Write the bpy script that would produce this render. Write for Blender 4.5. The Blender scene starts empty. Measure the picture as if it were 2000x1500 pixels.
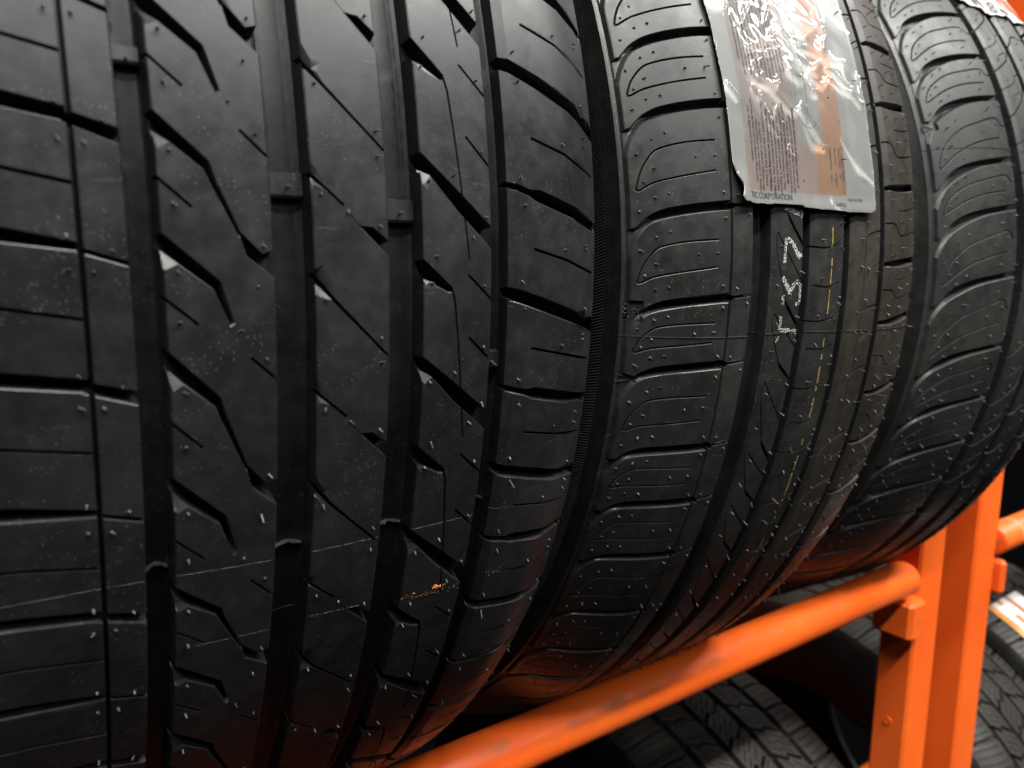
import bpy, math, random
import numpy as np
from mathutils import Matrix, Vector
from mathutils.geometry import delaunay_2d_cdt

random.seed(7)
rng = np.random.default_rng(7)
scene = bpy.context.scene
Z0 = 1.30                                   # camera height above the floor, metres

# ------------------------------------------------------------------ camera
F_PX, PITCH, YAW, ROLL = 1525.97, 0.1655, 0.6127, 0.0062
cp, sp, cy, sy = math.cos(PITCH), math.sin(PITCH), math.cos(YAW), math.sin(YAW)
fw = Vector((sy * cp, cy * cp, -sp)); rt = Vector((cy, -sy, 0)); up = rt.cross(fw)
rt, up = math.cos(ROLL) * rt + math.sin(ROLL) * up, -math.sin(ROLL) * rt + math.cos(ROLL) * up
camd = bpy.data.cameras.new("camera"); cam = bpy.data.objects.new("camera", camd)
scene.collection.objects.link(cam)
cam.matrix_world = Matrix(((rt.x, up.x, -fw.x, 0), (rt.y, up.y, -fw.y, 0), (rt.z, up.z, -fw.z, Z0), (0, 0, 0, 1)))
camd.sensor_width = 36; camd.lens = 36 * F_PX / 2000; camd.clip_start = 0.01; camd.clip_end = 50
camd.dof.use_dof = True; camd.dof.focus_distance = 0.30; camd.dof.aperture_fstop = 12.5
scene.camera = cam
# ------------------------------------------------------------------ world and lamps
world = bpy.data.worlds.new("World"); scene.world = world; world.use_nodes = True
wb = world.node_tree.nodes["Background"]
wb.inputs[0].default_value = (0.8, 0.85, 1.0, 1); wb.inputs[1].default_value = 0.003
def area(name, loc, target, sx, sy_, power, col):
    d = bpy.data.lights.new(name, 'AREA'); d.shape = 'RECTANGLE'; d.size = sx; d.size_y = sy_
    d.energy = power; d.color = col
    o = bpy.data.objects.new(name, d); scene.collection.objects.link(o); o.location = loc
    o.rotation_euler = (Vector(target) - Vector(loc)).to_track_quat('-Z', 'X').to_euler()
    return o
area("ceiling_panel", (2.5, -1.5, Z0 + 2.3), (2.5, -1.5, Z0), 4.4, 10.0, 64, (0.93, 0.97, 1.0))
for lx in (-1.3, 0.7, 2.7):
    area("ceiling_lamp_and_fill", (lx, -0.55, Z0 + 2.0), (lx, -0.35, Z0), 0.12, 1.5, 30, (1.0, 0.98, 0.93))
for lx in (-0.4, 1.4):
    area("ceiling_lamp_and_fill", (lx, -1.05, Z0 + 2.05), (lx, -0.5, Z0), 0.12, 1.5, 84, (1.0, 0.98, 0.94))
    area("ceiling_lamp_and_fill", (lx + 0.4, -2.6, Z0 + 2.05), (lx + 0.4, -1.6, Z0), 0.12, 1.5, 17, (0.96, 0.98, 1.0))  # added front fill, unseen, to lift the sheen on the nearest tire's top
vs = scene.view_settings
vs.view_transform = 'Standard'; vs.look = 'None'; vs.exposure = 0.05; vs.gamma = 1
scene.cycles.use_denoising = True
scene.cycles.max_bounces = 6

# ------------------------------------------------------------------ materials
def new_mat(name):
    m = bpy.data.materials.new(name); m.use_nodes = True
    nt = m.node_tree; nt.nodes.clear()
    out = nt.nodes.new("ShaderNodeOutputMaterial"); b = nt.nodes.new("ShaderNodeBsdfPrincipled")
    nt.links.new(b.outputs[0], out.inputs[0])
    return m, nt, b
def N(nt, t, **kw):
    n = nt.nodes.new(t)
    for k, v in kw.items(): setattr(n, k, v)
    return n
def mixc(nt, fac, a, b):
    n = N(nt, "ShaderNodeMix", data_type='RGBA')
    if hasattr(fac, 'links'): nt.links.new(fac, n.inputs[0])
    else: n.inputs[0].default_value = fac
    for k, v in ((6, a), (7, b)):
        if hasattr(v, 'links'): nt.links.new(v, n.inputs[k])
        else: n.inputs[k].default_value = (*v, 1)
    return n.outputs[2]
def ramp(nt, src, p0, p1, c0=0.0, c1=1.0):
    n = N(nt, "ShaderNodeMapRange"); n.inputs[1].default_value = p0; n.inputs[2].default_value = p1
    n.inputs[3].default_value = c0; n.inputs[4].default_value = c1
    nt.links.new(src, n.inputs[0]); return n.outputs[0]
def noise(nt, vec, scale, detail=3, rough=.55):
    n = N(nt, "ShaderNodeTexNoise"); n.inputs['Scale'].default_value = scale
    n.inputs['Detail'].default_value = detail; n.inputs['Roughness'].default_value = rough
    if vec: nt.links.new(vec, n.inputs['Vector'])
    return n.outputs[0]
def mathn(nt, op, a, b=None):
    n = N(nt, "ShaderNodeMath", operation=op)
    for k, v in ((0, a), (1, b)):
        if v is None: continue
        if hasattr(v, 'links'): nt.links.new(v, n.inputs[k])
        else: n.inputs[k].default_value = v
    return n.outputs[0]

def rubber(name, base, dust, rough=.5, spec=.5, dust_amt=1.0, bump=.12, serr=False, haze=0.35):
    m, nt, b = new_mat(name)
    tc = N(nt, "ShaderNodeTexCoord"); P = tc.outputs['Object']
    big = noise(nt, P, 26, 5, .6); mid = noise(nt, P, 150, 4, .6); fine = noise(nt, P, 1600, 3, .6)
    oi = N(nt, "ShaderNodeObjectInfo")
    c = mixc(nt, mathn(nt, 'MULTIPLY', ramp(nt, big, .36, .66), haze * 1.15), base, dust)
    c = mixc(nt, mathn(nt, 'MULTIPLY', ramp(nt, mid, .45, .75), .45), c, dust)
    c = mixc(nt, mathn(nt, 'MULTIPLY', oi.outputs['Random'], .30), c, tuple(q * .72 for q in base))
    # scuffs: stretched noise
    mp = N(nt, "ShaderNodeMapping"); mp.inputs['Scale'].default_value = (60, 160, 420); mp.inputs['Rotation'].default_value = (.5, .3, .6); nt.links.new(P, mp.inputs[0])
    scr = ramp(nt, noise(nt, mp.outputs[0], 1.0, 4, .65), .66, .74)
    c = mixc(nt, mathn(nt, 'MULTIPLY', scr, .16 * dust_amt), c, (.20, .19, .17))
    # dust grains, gathered in patches
    v = N(nt, "ShaderNodeTexVoronoi"); v.inputs['Scale'].default_value = 950; nt.links.new(P, v.inputs['Vector'])
    grain = ramp(nt, v.outputs['Distance'], .08, .20, 1, 0)
    patch = ramp(nt, noise(nt, P, 38, 4, .65), .46, .60, .06, 1.0)
    sel = ramp(nt, v.outputs['Color'], .46, .60)
    g = mathn(nt, 'MULTIPLY', mathn(nt, 'MULTIPLY', grain, patch), mathn(nt, 'MULTIPLY', sel, .50 * dust_amt))
    c = mixc(nt, g, c, (.36, .33, .27))
    nt.links.new(c, b.inputs['Base Color'])
    r = ramp(nt, mathn(nt, 'ADD', mathn(nt, 'MULTIPLY', mid, .5), mathn(nt, 'MULTIPLY', big, .5)), .35, .65, rough - .09, rough + .12)
    nt.links.new(r, b.inputs['Roughness'])
    b.inputs['Specular IOR Level'].default_value = spec
    bp = N(nt, "ShaderNodeBump"); bp.inputs['Strength'].default_value = bump; bp.inputs['Distance'].default_value = .0004
    h = mathn(nt, 'ADD', mathn(nt, 'MULTIPLY', fine, .5), mathn(nt, 'ADD', mathn(nt, 'MULTIPLY', mid, 1.2), mathn(nt, 'MULTIPLY', g, 1.5)))
    nt.links.new(h, bp.inputs['Height']); last = bp
    if serr:
        uv = N(nt, "ShaderNodeUVMap", uv_map='UVMap'); sx = N(nt, "ShaderNodeSeparateXYZ"); nt.links.new(uv.outputs[0], sx.inputs[0])
        ph = mathn(nt, 'ADD', mathn(nt, 'MULTIPLY', sx.outputs[0], 4100.0), mathn(nt, 'MULTIPLY', sx.outputs[1], 1500.0))
        w = mathn(nt, 'SINE', ph)
        b2 = N(nt, "ShaderNodeBump"); b2.inputs['Strength'].default_value = 1; b2.inputs['Distance'].default_value = .0012
        nt.links.new(w, b2.inputs['Height']); nt.links.new(bp.outputs[0], b2.inputs['Normal']); last = b2
    nt.links.new(last.outputs[0], b.inputs['Normal'])
    return m
M = {}
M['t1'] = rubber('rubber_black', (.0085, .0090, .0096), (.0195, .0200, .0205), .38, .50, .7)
M['t1g'] = rubber('rubber_groove', (.0045, .0042, .0038), (.0100, .0092, .0080), .42, .38, .4, .2)  # brownish groove floor, its base darkened further for the shade down there
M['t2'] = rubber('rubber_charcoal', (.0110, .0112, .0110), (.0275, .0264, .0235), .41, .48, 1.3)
M['t2g'] = rubber('rubber_charcoal_groove', (.008, .008, .0092), (.016, .0157, .0155), .38, .48, .4)  # groove copy of the charcoal rubber; shade in the grooves put into its base
M['t2b'] = rubber('rubber_brownish', (.020, .0180, .0140), (.041, .0355, .0265), .44, .44, .8)
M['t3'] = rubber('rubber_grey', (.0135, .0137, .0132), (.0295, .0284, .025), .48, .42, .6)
M['t3g'] = rubber('rubber_grey_groove', (.009, .009, .0102), (.018, .0177, .0175), .40, .46, .3)  # same darker groove copy, for the grey tread
M['side'] = rubber('rubber_sidewall', (.0065, .0065, .0065), (.015, .0145, .0135), .42, .5, .6)
M['serr'] = rubber('rubber_serrated', (.010, .010, .010), (.016, .016, .016), .45, .4, .2, .1)
M['serr2'] = rubber('rubber_ridges', (.026, .026, .026), (.036, .036, .036), .40, .5, .2)
M['low'] = rubber('rubber_brown_grey', (.0135, .0120, .0095), (.031, .027, .0205), .55, .4, 1)
M['nub'] = rubber('rubber_spew', (.022, .022, .022), (.038, .038, .036), .42, .45, 0)
def plain(name, col, rough=.5, spec=.5, coat=0):
    m, nt, b = new_mat(name)
    tc = N(nt, "ShaderNodeTexCoord"); n = noise(nt, tc.outputs['Object'], 300, 3)
    c = mixc(nt, ramp(nt, n, .3, .7), tuple(x * .85 for x in col), tuple(min(1, x * 1.1) for x in col))
    nt.links.new(c, b.inputs['Base Color']); b.inputs['Roughness'].default_value = rough
    b.inputs['Specular IOR Level'].default_value = spec; b.inputs['Coat Weight'].default_value = coat
    return m
M['stamp'] = plain('white_stamp_ink', (.52, .52, .49), .7)
M['yellow'] = plain('yellow_paint', (.42, .30, .06), .6)
M['ink'] = plain('black_print', (.03, .028, .028), .5)
M['flake'] = plain('orange_flake', (.75, .20, .06), .5)
M['black'] = plain('black_void', (.006, .006, .006), .9, .1)
def paint(name='orange_paint', wear=1.0):
    m, nt, b = new_mat(name)
    tc = N(nt, "ShaderNodeTexCoord"); P = tc.outputs['Object']
    big = noise(nt, P, 9, 4); f = noise(nt, P, 70, 5, .65)
    c = mixc(nt, ramp(nt, big, .35, .7), (.80, .105, .010), (.86, .140, .016))
    mp = N(nt, "ShaderNodeMapping"); mp.inputs['Scale'].default_value = (26, 70, 70); nt.links.new(P, mp.inputs[0])
    sc = noise(nt, mp.outputs[0], 1.0, 5, .6)
    scuff = mathn(nt, 'MULTIPLY', ramp(nt, sc, .54, .70), .6 * wear)
    c = mixc(nt, scuff, c, (.36, .13, .045))
    chip = mathn(nt, 'MULTIPLY', ramp(nt, f, .75, .80), .8)
    c = mixc(nt, chip, c, (.20, .13, .08))
    nt.links.new(c, b.inputs['Base Color'])
    nt.links.new(ramp(nt, f, .3, .7, .34, .5), b.inputs['Roughness'])
    b.inputs['Specular IOR Level'].default_value = .45
    bp = N(nt, "ShaderNodeBump"); bp.inputs['Strength'].default_value = .25; bp.inputs['Distance'].default_value = .0006
    nt.links.new(f, bp.inputs['Height']); nt.links.new(bp.outputs[0], b.inputs['Normal'])
    return m
M['orange'] = paint(); M['orange_post'] = paint('orange_post_paint', .12)
M['tape'] = plain('brown_weld_band', (.42, .22, .09), .6)

# ------------------------------------------------------------------ object helpers
def link(o, parent=None):
    scene.collection.objects.link(o)
    if parent: o.parent = parent
    return o
def thing(name, loc, label, cat, group=None):
    o = bpy.data.objects.new(name, None); o.location = loc; o.empty_display_size = .05
    o['label'] = label; o['category'] = cat
    if group: o['group'] = group
    return link(o)
def mesh_obj(name, V, F, mat, parent=None, smooth_angle=None, uv=None):
    """V (n,3) metres in parent-local space; F (m,3) or (m,4) int array or list"""
    me = bpy.data.meshes.new(name)
    V = np.asarray(V, dtype=np.float32)
    if isinstance(F, np.ndarray):
        k = F.shape[1]
        me.vertices.add(len(V)); me.vertices.foreach_set('co', V.ravel())
        me.loops.add(F.size); me.loops.foreach_set('vertex_index', F.astype(np.int32).ravel())
        me.polygons.add(len(F))
        me.polygons.foreach_set('loop_start', np.arange(0, F.size, k, dtype=np.int32))
        me.update(calc_edges=True)
    else:
        me.from_pydata(V.tolist(), [], F); me.update()
    if uv is not None:
        l = me.uv_layers.new(name='UVMap')
        idx = np.empty(len(me.loops), dtype=np.int32); me.loops.foreach_get('vertex_index', idx)
        l.data.foreach_set('uv', np.asarray(uv, dtype=np.float32)[idx].ravel())
    if smooth_angle is not None:
        me.polygons.foreach_set('use_smooth', np.ones(len(me.polygons), dtype=bool))
        me.set_sharp_from_angle(angle=math.radians(smooth_angle))
    me.materials.append(mat)
    return link(bpy.data.objects.new(name, me), parent)
def box_mesh(x0, x1, y0, y1, z0, z1, bev=0.0015):
    """bevelled box as (V,F): every edge chamfered"""
    import itertools
    V, F = [], []
    X, Y, Z = (x0, x1), (y0, y1), (z0, z1); id_ = {}
    for i, j, k in itertools.product((0, 1), repeat=3):
        s = [1 if a == 0 else -1 for a in (i, j, k)]
        for ax in range(3):
            p = [X[i], Y[j], Z[k]]
            for a in range(3):
                if a != ax: p[a] += s[a] * bev
            id_[(i, j, k, ax)] = len(V); V.append(p)
    g = lambda i, j, k, ax: id_[(i, j, k, ax)]
    for v in (0, 1):
        F.append([g(v, 0, 0, 0), g(v, 1, 0, 0), g(v, 1, 1, 0), g(v, 0, 1, 0)][::(-1 if v == 0 else 1)])
        F.append([g(0, v, 0, 1), g(1, v, 0, 1), g(1, v, 1, 1), g(0, v, 1, 1)][::(1 if v == 0 else -1)])
        F.append([g(0, 0, v, 2), g(1, 0, v, 2), g(1, 1, v, 2), g(0, 1, v, 2)][::(-1 if v == 0 else 1)])
    for a, b in itertools.product((0, 1), repeat=2):
        F.append([g(0, a, b, 1), g(1, a, b, 1), g(1, a, b, 2), g(0, a, b, 2)])
        F.append([g(a, 0, b, 0), g(a, 1, b, 0), g(a, 1, b, 2), g(a, 0, b, 2)])
        F.append([g(a, b, 0, 0), g(a, b, 1, 0), g(a, b, 1, 1), g(a, b, 0, 1)])
    for i, j, k in itertools.product((0, 1), repeat=3):
        F.append([g(i, j, k, 0), g(i, j, k, 1), g(i, j, k, 2)])
    return np.array(V), F
def fix_normals(o):
    import bmesh
    bm = bmesh.new(); bm.from_mesh(o.data); bmesh.ops.recalc_face_normals(bm, faces=bm.faces); bm.to_mesh(o.data); bm.free()
def box(name, dims, mat, parent, off, bev=.0015):
    V, F = box_mesh(*dims, bev); o = mesh_obj(name, V - np.array(off), F, mat, parent); fix_normals(o); return o
def tube(name, P0, P1, r, mat, parent, off, seg=40, caps=True):
    P0, P1 = np.array(P0, float), np.array(P1, float); d = P1 - P0; L = np.linalg.norm(d); d /= L
    a = np.cross(d, [0, 0, 1.0]);
    if np.linalg.norm(a) < .1: a = np.cross(d, [0, 1.0, 0])
    a /= np.linalg.norm(a); b = np.cross(d, a); V, F = [], []
    prof = [(0, r * .0), (0, r * .82), (.0006, r * .94), (.002, r), (L - .004, r), (L - .0015, r * .93), (L, r * .78), (L, 0)] if caps else [(0, r), (L, r)]
    for t, rr in prof:
        for k in range(seg):
            an = 2 * math.pi * k / seg; V.append(P0 + d * t + rr * (math.cos(an) * a + math.sin(an) * b))
    for i in range(len(prof) - 1):
        for k in range(seg):
            k2 = (k + 1) % seg; F.append([i * seg + k, i * seg + k2, (i + 1) * seg + k2, (i + 1) * seg + k])
    o = mesh_obj(name, np.array(V) - np.array(off), np.array(F), mat, parent, 40); fix_normals(o); return o

# ------------------------------------------------------------------ tread machinery (units: mm)
REF = 335.0                                  # s = angle * REF, angle 0 faces the aisle, positive upwards
mx = np.maximum
def R1(x):
    x = np.asarray(x, float)
    return 335 - .000354 * (x - 20.3) ** 2 - mx(x - 165, 0) ** 2 * .0102 - mx(-15 - x, 0) ** 2 * .006
def R2(x):
    x = np.asarray(x, float)
    return 325.3 - (mx(275 - x, 0) / 50) ** 2 * 18.3 + .02 * (np.clip(x, 300, 375) - 300) - (mx(x - 375, 0) / 45) ** 2 * 7
def R3(x):
    x = np.asarray(x, float)
    return 317.3 + .085 * np.clip(x - 565, 0, 75) - (mx(560 - x, 0) / 74) ** 2 * 13.3 - (mx(x - 632, 0) / 45) ** 2 * 12

class Feat:
    def __init__(s, poly, depth, wall=.5, ch=0., chd=0., inner=None, outer=None, tilt=None):
        s.p = np.array(poly, float); s.D = depth; s.w = wall; s.ch = ch; s.chd = chd
        a = np.sum(s.p[:, 0] * np.roll(s.p[:, 1], -1) - np.roll(s.p[:, 0], -1) * s.p[:, 1])
        if a < 0: s.p = s.p[::-1].copy()
        s.rings = [s.p, inner if inner is not None else offset(s.p, -wall)]
        if ch > 0: s.rings.append(outer if outer is not None else offset(s.p, ch))
        s.tilt = tilt
    def depth(s, Q):
        d = sdist(Q, s.p); out = np.zeros(len(Q))
        D = s.D if s.tilt is None else s.tilt(Q)
        k = d <= -s.w; out = np.where(k, D, out)
        k = (d > -s.w) & (d <= 0); out = np.where(k, s.chd + (D - s.chd) * np.clip(-d / s.w, 0, 1), out)
        if s.ch > 0:
            k = (d > 0) & (d < s.ch); out = np.where(k, s.chd * (1 - d / s.ch), out)
        return out
class Facet:
    """triangle whose depth is interpolated from its corners (a cut corner)"""
    def __init__(s, tri, dep): s.p = np.array(tri, float); s.dep = np.array(dep, float); s.rings = [s.p]; s.ch = 0
    def depth(s, Q):
        a, b, c = s.p; T = np.array([b - a, c - a]).T; uv = np.linalg.solve(T, (Q - a).T)
        u, v = uv; w = 1 - u - v; ok = (u > -1e-3) & (v > -1e-3) & (w > -1e-3)
        return np.where(ok, w * s.dep[0] + u * s.dep[1] + v * s.dep[2], 0)
def offset(p, d):
    a = np.roll(p, 1, 0); b = np.roll(p, -1, 0)
    e1 = p - a; e2 = b - p
    e1 /= np.linalg.norm(e1, axis=1)[:, None] + 1e-12; e2 /= np.linalg.norm(e2, axis=1)[:, None] + 1e-12
    n1 = np.c_[e1[:, 1], -e1[:, 0]]; n2 = np.c_[e2[:, 1], -e2[:, 0]]
    m = n1 + n2; l = np.sum(m * m, 1); m = m / mx(l, .35)[:, None] * 2
    return p + m * d
def sdist(Q, p):
    best = np.full(len(Q), 1e9); ins = np.zeros(len(Q), bool)
    n = len(p)
    for i in range(n):
        a, b = p[i], p[(i + 1) % n]; ab = b - a; L = ab @ ab
        if L < 1e-12: continue
        t = np.clip(((Q - a) @ ab) / L, 0, 1); d = Q - a - t[:, None] * ab
        best = np.minimum(best, np.einsum('ij,ij->i', d, d))
        c = (a[1] > Q[:, 1]) != (b[1] > Q[:, 1])
        if c.any():
            xi = a[0] + (Q[:, 1] - a[1]) * ab[0] / (ab[1] if abs(ab[1]) > 1e-12 else 1e-12)
            ins ^= c & (Q[:, 0] < xi)
    d = np.sqrt(best); return np.where(ins, -d, d)
def stroke_poly(pts, hw, extra=0.):
    pts = np.array(pts, float); hw = np.broadcast_to(np.array(hw, float), (len(pts),)) + extra
    hw = mx(hw, .03)
    t = np.gradient(pts, axis=0); t /= np.linalg.norm(t, axis=1)[:, None] + 1e-12
    n = np.c_[-t[:, 1], t[:, 0]]
    q = pts.copy(); q[0] -= t[0] * mx(hw[0] * .6, 0.02); q[-1] += t[-1] * mx(hw[-1] * .6, .02)
    return np.r_[q + n * hw[:, None], (q - n * hw[:, None])[::-1]]
def smooth_pts(pts, k=4):
    """Catmull-Rom through pts"""
    P = np.array(pts, float); P = np.r_[[2 * P[0] - P[1]], P, [2 * P[-1] - P[-2]]]; out = []
    for i in range(1, len(P) - 2):
        for j in range(k):
            t = j / k
            out.append(.5 * ((2 * P[i]) + (-P[i - 1] + P[i + 1]) * t + (2 * P[i - 1] - 5 * P[i] + 4 * P[i + 1] - P[i + 2]) * t * t + (-P[i - 1] + 3 * P[i] - 3 * P[i + 1] + P[i + 2]) * t ** 3))
    out.append(P[-2]); return np.array(out)
def sipe(pts, hw=.38, depth=4., ch=.0, chd=0.):
    hw = np.broadcast_to(np.array(hw, float), (len(pts),)); w = float(np.min(hw)) * .55
    p = stroke_poly(pts, hw)
    return Feat(p, depth, w, ch, chd, inner=stroke_poly(pts, hw, -w), outer=stroke_poly(pts, hw, ch) if ch else None)
def ring_groove(xa, xb, s0, s1, D, wall, ch=.35, chd=.25, chb=None):
    """circumferential groove; chb gives the right-hand edge a wider chamfer"""
    box_ = lambda g: [(xa + g, s0), (xb - g, s0), (xb - g, s1), (xa + g, s1)]
    fs = [Feat(box_(0), D * .86, wall, ch, chd)]
    q = (xb - xa) / 2 - wall; ins_ = wall + .01; prev = .86
    for fr_k, dep_k in ((.20, .94), (.26, .985), (.30, 1.0)):
        fs.append(Feat(box_(ins_), D * dep_k, q * fr_k, 0, D * prev)); ins_ += q * fr_k + .01; prev = dep_k
    if chb:
        fs.append(Feat([(xb - .6, s0), (xb + .01, s0), (xb + .01, s1), (xb - .6, s1)], chb[1], .3, chb[0], chb[1]))
    return fs

class Tire:
    def __init__(s, name, yc, zc, Rf, x0, x1, s0, s1, label, group='tires lying in the rack'):
        s.yc, s.zc, s.R, s.x0, s.x1, s.s0, s.s1 = yc, zc, Rf, x0, x1, s0, s1
        Rm = float(np.max(Rf(np.linspace(x0, x1, 50)))); s.Rm = Rm
        s.base = np.array([(x0 + x1) / 2000, yc, Z0 + zc - Rm / 1000])
        s.o = thing(name, s.base.tolist(), label, 'tire', group)
        s.feats = []; s.rings_ = []; s.ribs = []
    def pos(s, x, sv, h=0.):
        x = np.asarray(x, float); th = np.asarray(sv, float) / REF; r = (s.R(x) + h) / 1000
        P = np.stack([x / 1000 + 0 * th, s.yc - r * np.cos(th), Z0 + s.zc + r * np.sin(th)], -1)
        return P - s.base
    def depth(s, Q, feats=None):
        out = np.zeros(len(Q))
        order = np.argsort(Q[:, 1]); Qs = Q[order, 1]
        for f in (s.feats if feats is None else feats):
            lo = f.p.min(0) - f.ch - .01; hi = f.p.max(0) + f.ch + .01
            a, b = np.searchsorted(Qs, [lo[1], hi[1]])
            idx = order[a:b]
            idx = idx[(Q[idx, 0] >= lo[0]) & (Q[idx, 0] <= hi[0])]
            if len(idx): out[idx] = mx(out[idx], f.depth(Q[idx]))
        return out
    def height_at(s, x, sv):
        Q = np.c_[np.atleast_1d(np.asarray(x, float)), np.atleast_1d(np.asarray(sv, float))]
        return -s.depth(Q)
    def build_tread(s, mat, gmat, dx=3., ds=3., extra_div=()):
        V, E = [], []
        def add(poly, closed=True):
            poly = np.asarray(poly, float).copy()
            poly[:, 0] = np.clip(poly[:, 0], s.x0, s.x1); poly[:, 1] = np.clip(poly[:, 1], s.s0, s.s1)
            nx_ = np.roll(poly, -1, 0) if closed else np.r_[poly[1:], poly[-1:]]
            if np.abs(nx_ - poly)[:, 1].max() > 5:                 # long runs follow the curve in short steps
                out_ = []
                for p0, p1 in zip(poly, nx_):
                    k_n = max(1, int(abs(p1[1] - p0[1]) / 3.5)); out_ += [p0 + (p1 - p0) * j_ / k_n for j_ in range(k_n)]
                poly = np.array(out_)
            b = len(V); V.extend(poly.tolist()); n = len(poly)
            for i in range(n if closed else n - 1): E.append((b + i, b + (i + 1) % n))
        allf = s.feats
        add([(s.x0, s.s0), (s.x1, s.s0), (s.x1, s.s1), (s.x0, s.s1)])
        for f in allf:
            for r in f.rings:
                if r[:, 1].max() < s.s0 or r[:, 1].min() > s.s1: continue
                add(r)
        for rib in s.ribs:
            for d in rib['div']:
                xs = np.array([rib['x0'], *[p[0] for p in d if rib['x0'] < p[0] < rib['x1']], rib['x1']])
                ys = np.interp(xs, [p[0] for p in d], [p[1] for p in d])
                if ys.max() < s.s0 or ys.min() > s.s1: continue
                add(np.c_[xs, ys], False)
        gx = np.arange(s.x0 + dx / 2, s.x1, dx); gs = np.arange(s.s0 + ds / 2, s.s1, ds)
        G = np.stack(np.meshgrid(gx, gs), -1).reshape(-1, 2)
        for k, g in enumerate(G): V.append([g[0] + (dx * .22 if (k // len(gx)) % 2 else -dx * .22), g[1]])
        ov, oe, of, *_ = delaunay_2d_cdt([Vector(v) for v in V], E, [], 0, 1e-4, False)
        Q = np.array([(v.x, v.y) for v in ov]); T = np.array([tuple(f) for f in of if len(f) == 3], dtype=np.int64)
        D = s.depth(Q)
        P = s.pos(Q[:, 0], Q[:, 1], -D)
        dR = (s.R(Q[:, 0] + .5) - s.R(Q[:, 0] - .5)); th_ = Q[:, 1] / REF
        nn_ = np.c_[-dR, -np.cos(th_), np.sin(th_)]; s._N = nn_ / np.linalg.norm(nn_, axis=1)[:, None]; s._D = D
        C = Q[T].mean(1)
        a = (Q[T[:, 1]] - Q[T[:, 0]]); b_ = (Q[T[:, 2]] - Q[T[:, 0]]); ar = a[:, 0] * b_[:, 1] - a[:, 1] * b_[:, 0]
        T = np.where((ar > 0)[:, None], T[:, [0, 2, 1]], T)        # outward normals
        keep = np.abs(ar) > 1e-7; T = T[keep]; C = C[keep]
        # orientation: (x right, s up) with outward normal toward the aisle (-y): x cross z = -y, so keep ccw
        T = T[:, [0, 2, 1]]
        lab = np.full(len(T), -1)
        nl = 0; names = []
        for rib in s.ribs:
            inr = (C[:, 0] >= rib['x0']) & (C[:, 0] < rib['x1'])
            idx = np.zeros(len(C), int)
            for d in rib['div']:
                idx += C[:, 1] < np.interp(C[:, 0], [p[0] for p in d], [p[1] for p in d])
            lab[inr] = nl + idx[inr]; k = len(rib['div']) + 1
            names += [(rib['name'], rib.get('mat', mat))] * k; nl += k
        # grooves: between ribs
        edges = sorted((r['x0'], r['x1']) for r in s.ribs)
        for l in range(nl):
            f = T[lab == l]
            if len(f) == 0: continue
            s.part(names[l][0], P, f, names[l][1])
        rest = lab < 0
        if rest.any():
            gi = np.digitize(C[:, 0], [(a_ + b2) / 2 for a_, b2 in edges])
            for g in np.unique(gi[rest]):
                s.part('tread_groove', P, T[rest & (gi == g)], gmat)
        # the remaining part of the ring, plain ribs
        cf = [f for f in s.feats if f.p[:, 1].max() - f.p[:, 1].min() > (s.s1 - s.s0) * .9]
        xs = sorted(set([s.x0, s.x1] + [float(np.clip(v, s.x0, s.x1)) for f in cf for r in f.rings for v in r[:, 0]] + list(np.linspace(s.x0, s.x1, 30))))
        xs = np.array(xs); dep = s.depth(np.c_[xs, np.full(len(xs), (s.s0 + s.s1) / 2)], cf)
        full = 2 * math.pi * REF; n = 70
        ss = np.linspace(s.s1, s.s0 + full, n)
        X, S_ = np.meshgrid(xs, ss); Dd = np.broadcast_to(dep, X.shape)
        P2 = s.pos(X.ravel(), S_.ravel(), -Dd.ravel()); m = len(xs)
        i, j = np.meshgrid(np.arange(n - 1), np.arange(m - 1), indexing='ij'); b0 = (i * m + j).ravel()
        mesh_obj('tread_band', P2, np.stack([b0, b0 + 1, b0 + m + 1, b0 + m], 1), gmat, s.o, 35)
    def part(s, name, P, T, mat, ang=24):
        u, inv = np.unique(T, return_inverse=True)
        o = mesh_obj(name, P[u], inv.reshape(T.shape), mat, s.o, ang)
        top = (s._D[T].max(1) < .03)
        if top.any() and len(o.data.polygons) == len(T):
            nr = np.where(np.repeat(top, 3)[:, None], s._N[T.ravel()], 0.0)
            o.data.normals_split_custom_set(nr.tolist())
        return o
    def revolve(s, name, prof, mat, seg=300, k=5, flip=False):
        """prof: (x mm, R mm) open polyline"""
        p = smooth_pts(prof, k); n = len(p)
        l = np.r_[0, np.cumsum(np.linalg.norm(np.diff(p, axis=0), axis=1))]
        th = np.linspace(0, 2 * math.pi, seg + 1); V = []; UV = []
        TH, I = np.meshgrid(th, np.arange(n), indexing='ij')
        r = p[I, 1] / 1000
        P = np.stack([p[I, 0] / 1000, s.yc - r * np.cos(TH), Z0 + s.zc + r * np.sin(TH)], -1).reshape(-1, 3) - s.base
        UV = np.stack([TH * REF / 1000, l[I] / 1000], -1).reshape(-1, 2)
        i, j = np.meshgrid(np.arange(seg), np.arange(n - 1), indexing='ij'); b0 = (i * n + j).ravel()
        F = np.stack([b0, b0 + n, b0 + n + 1, b0 + 1], 1)
        if flip: F = F[:, ::-1].copy()
        return mesh_obj(name, P, F, mat, s.o, 50, UV)
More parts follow.
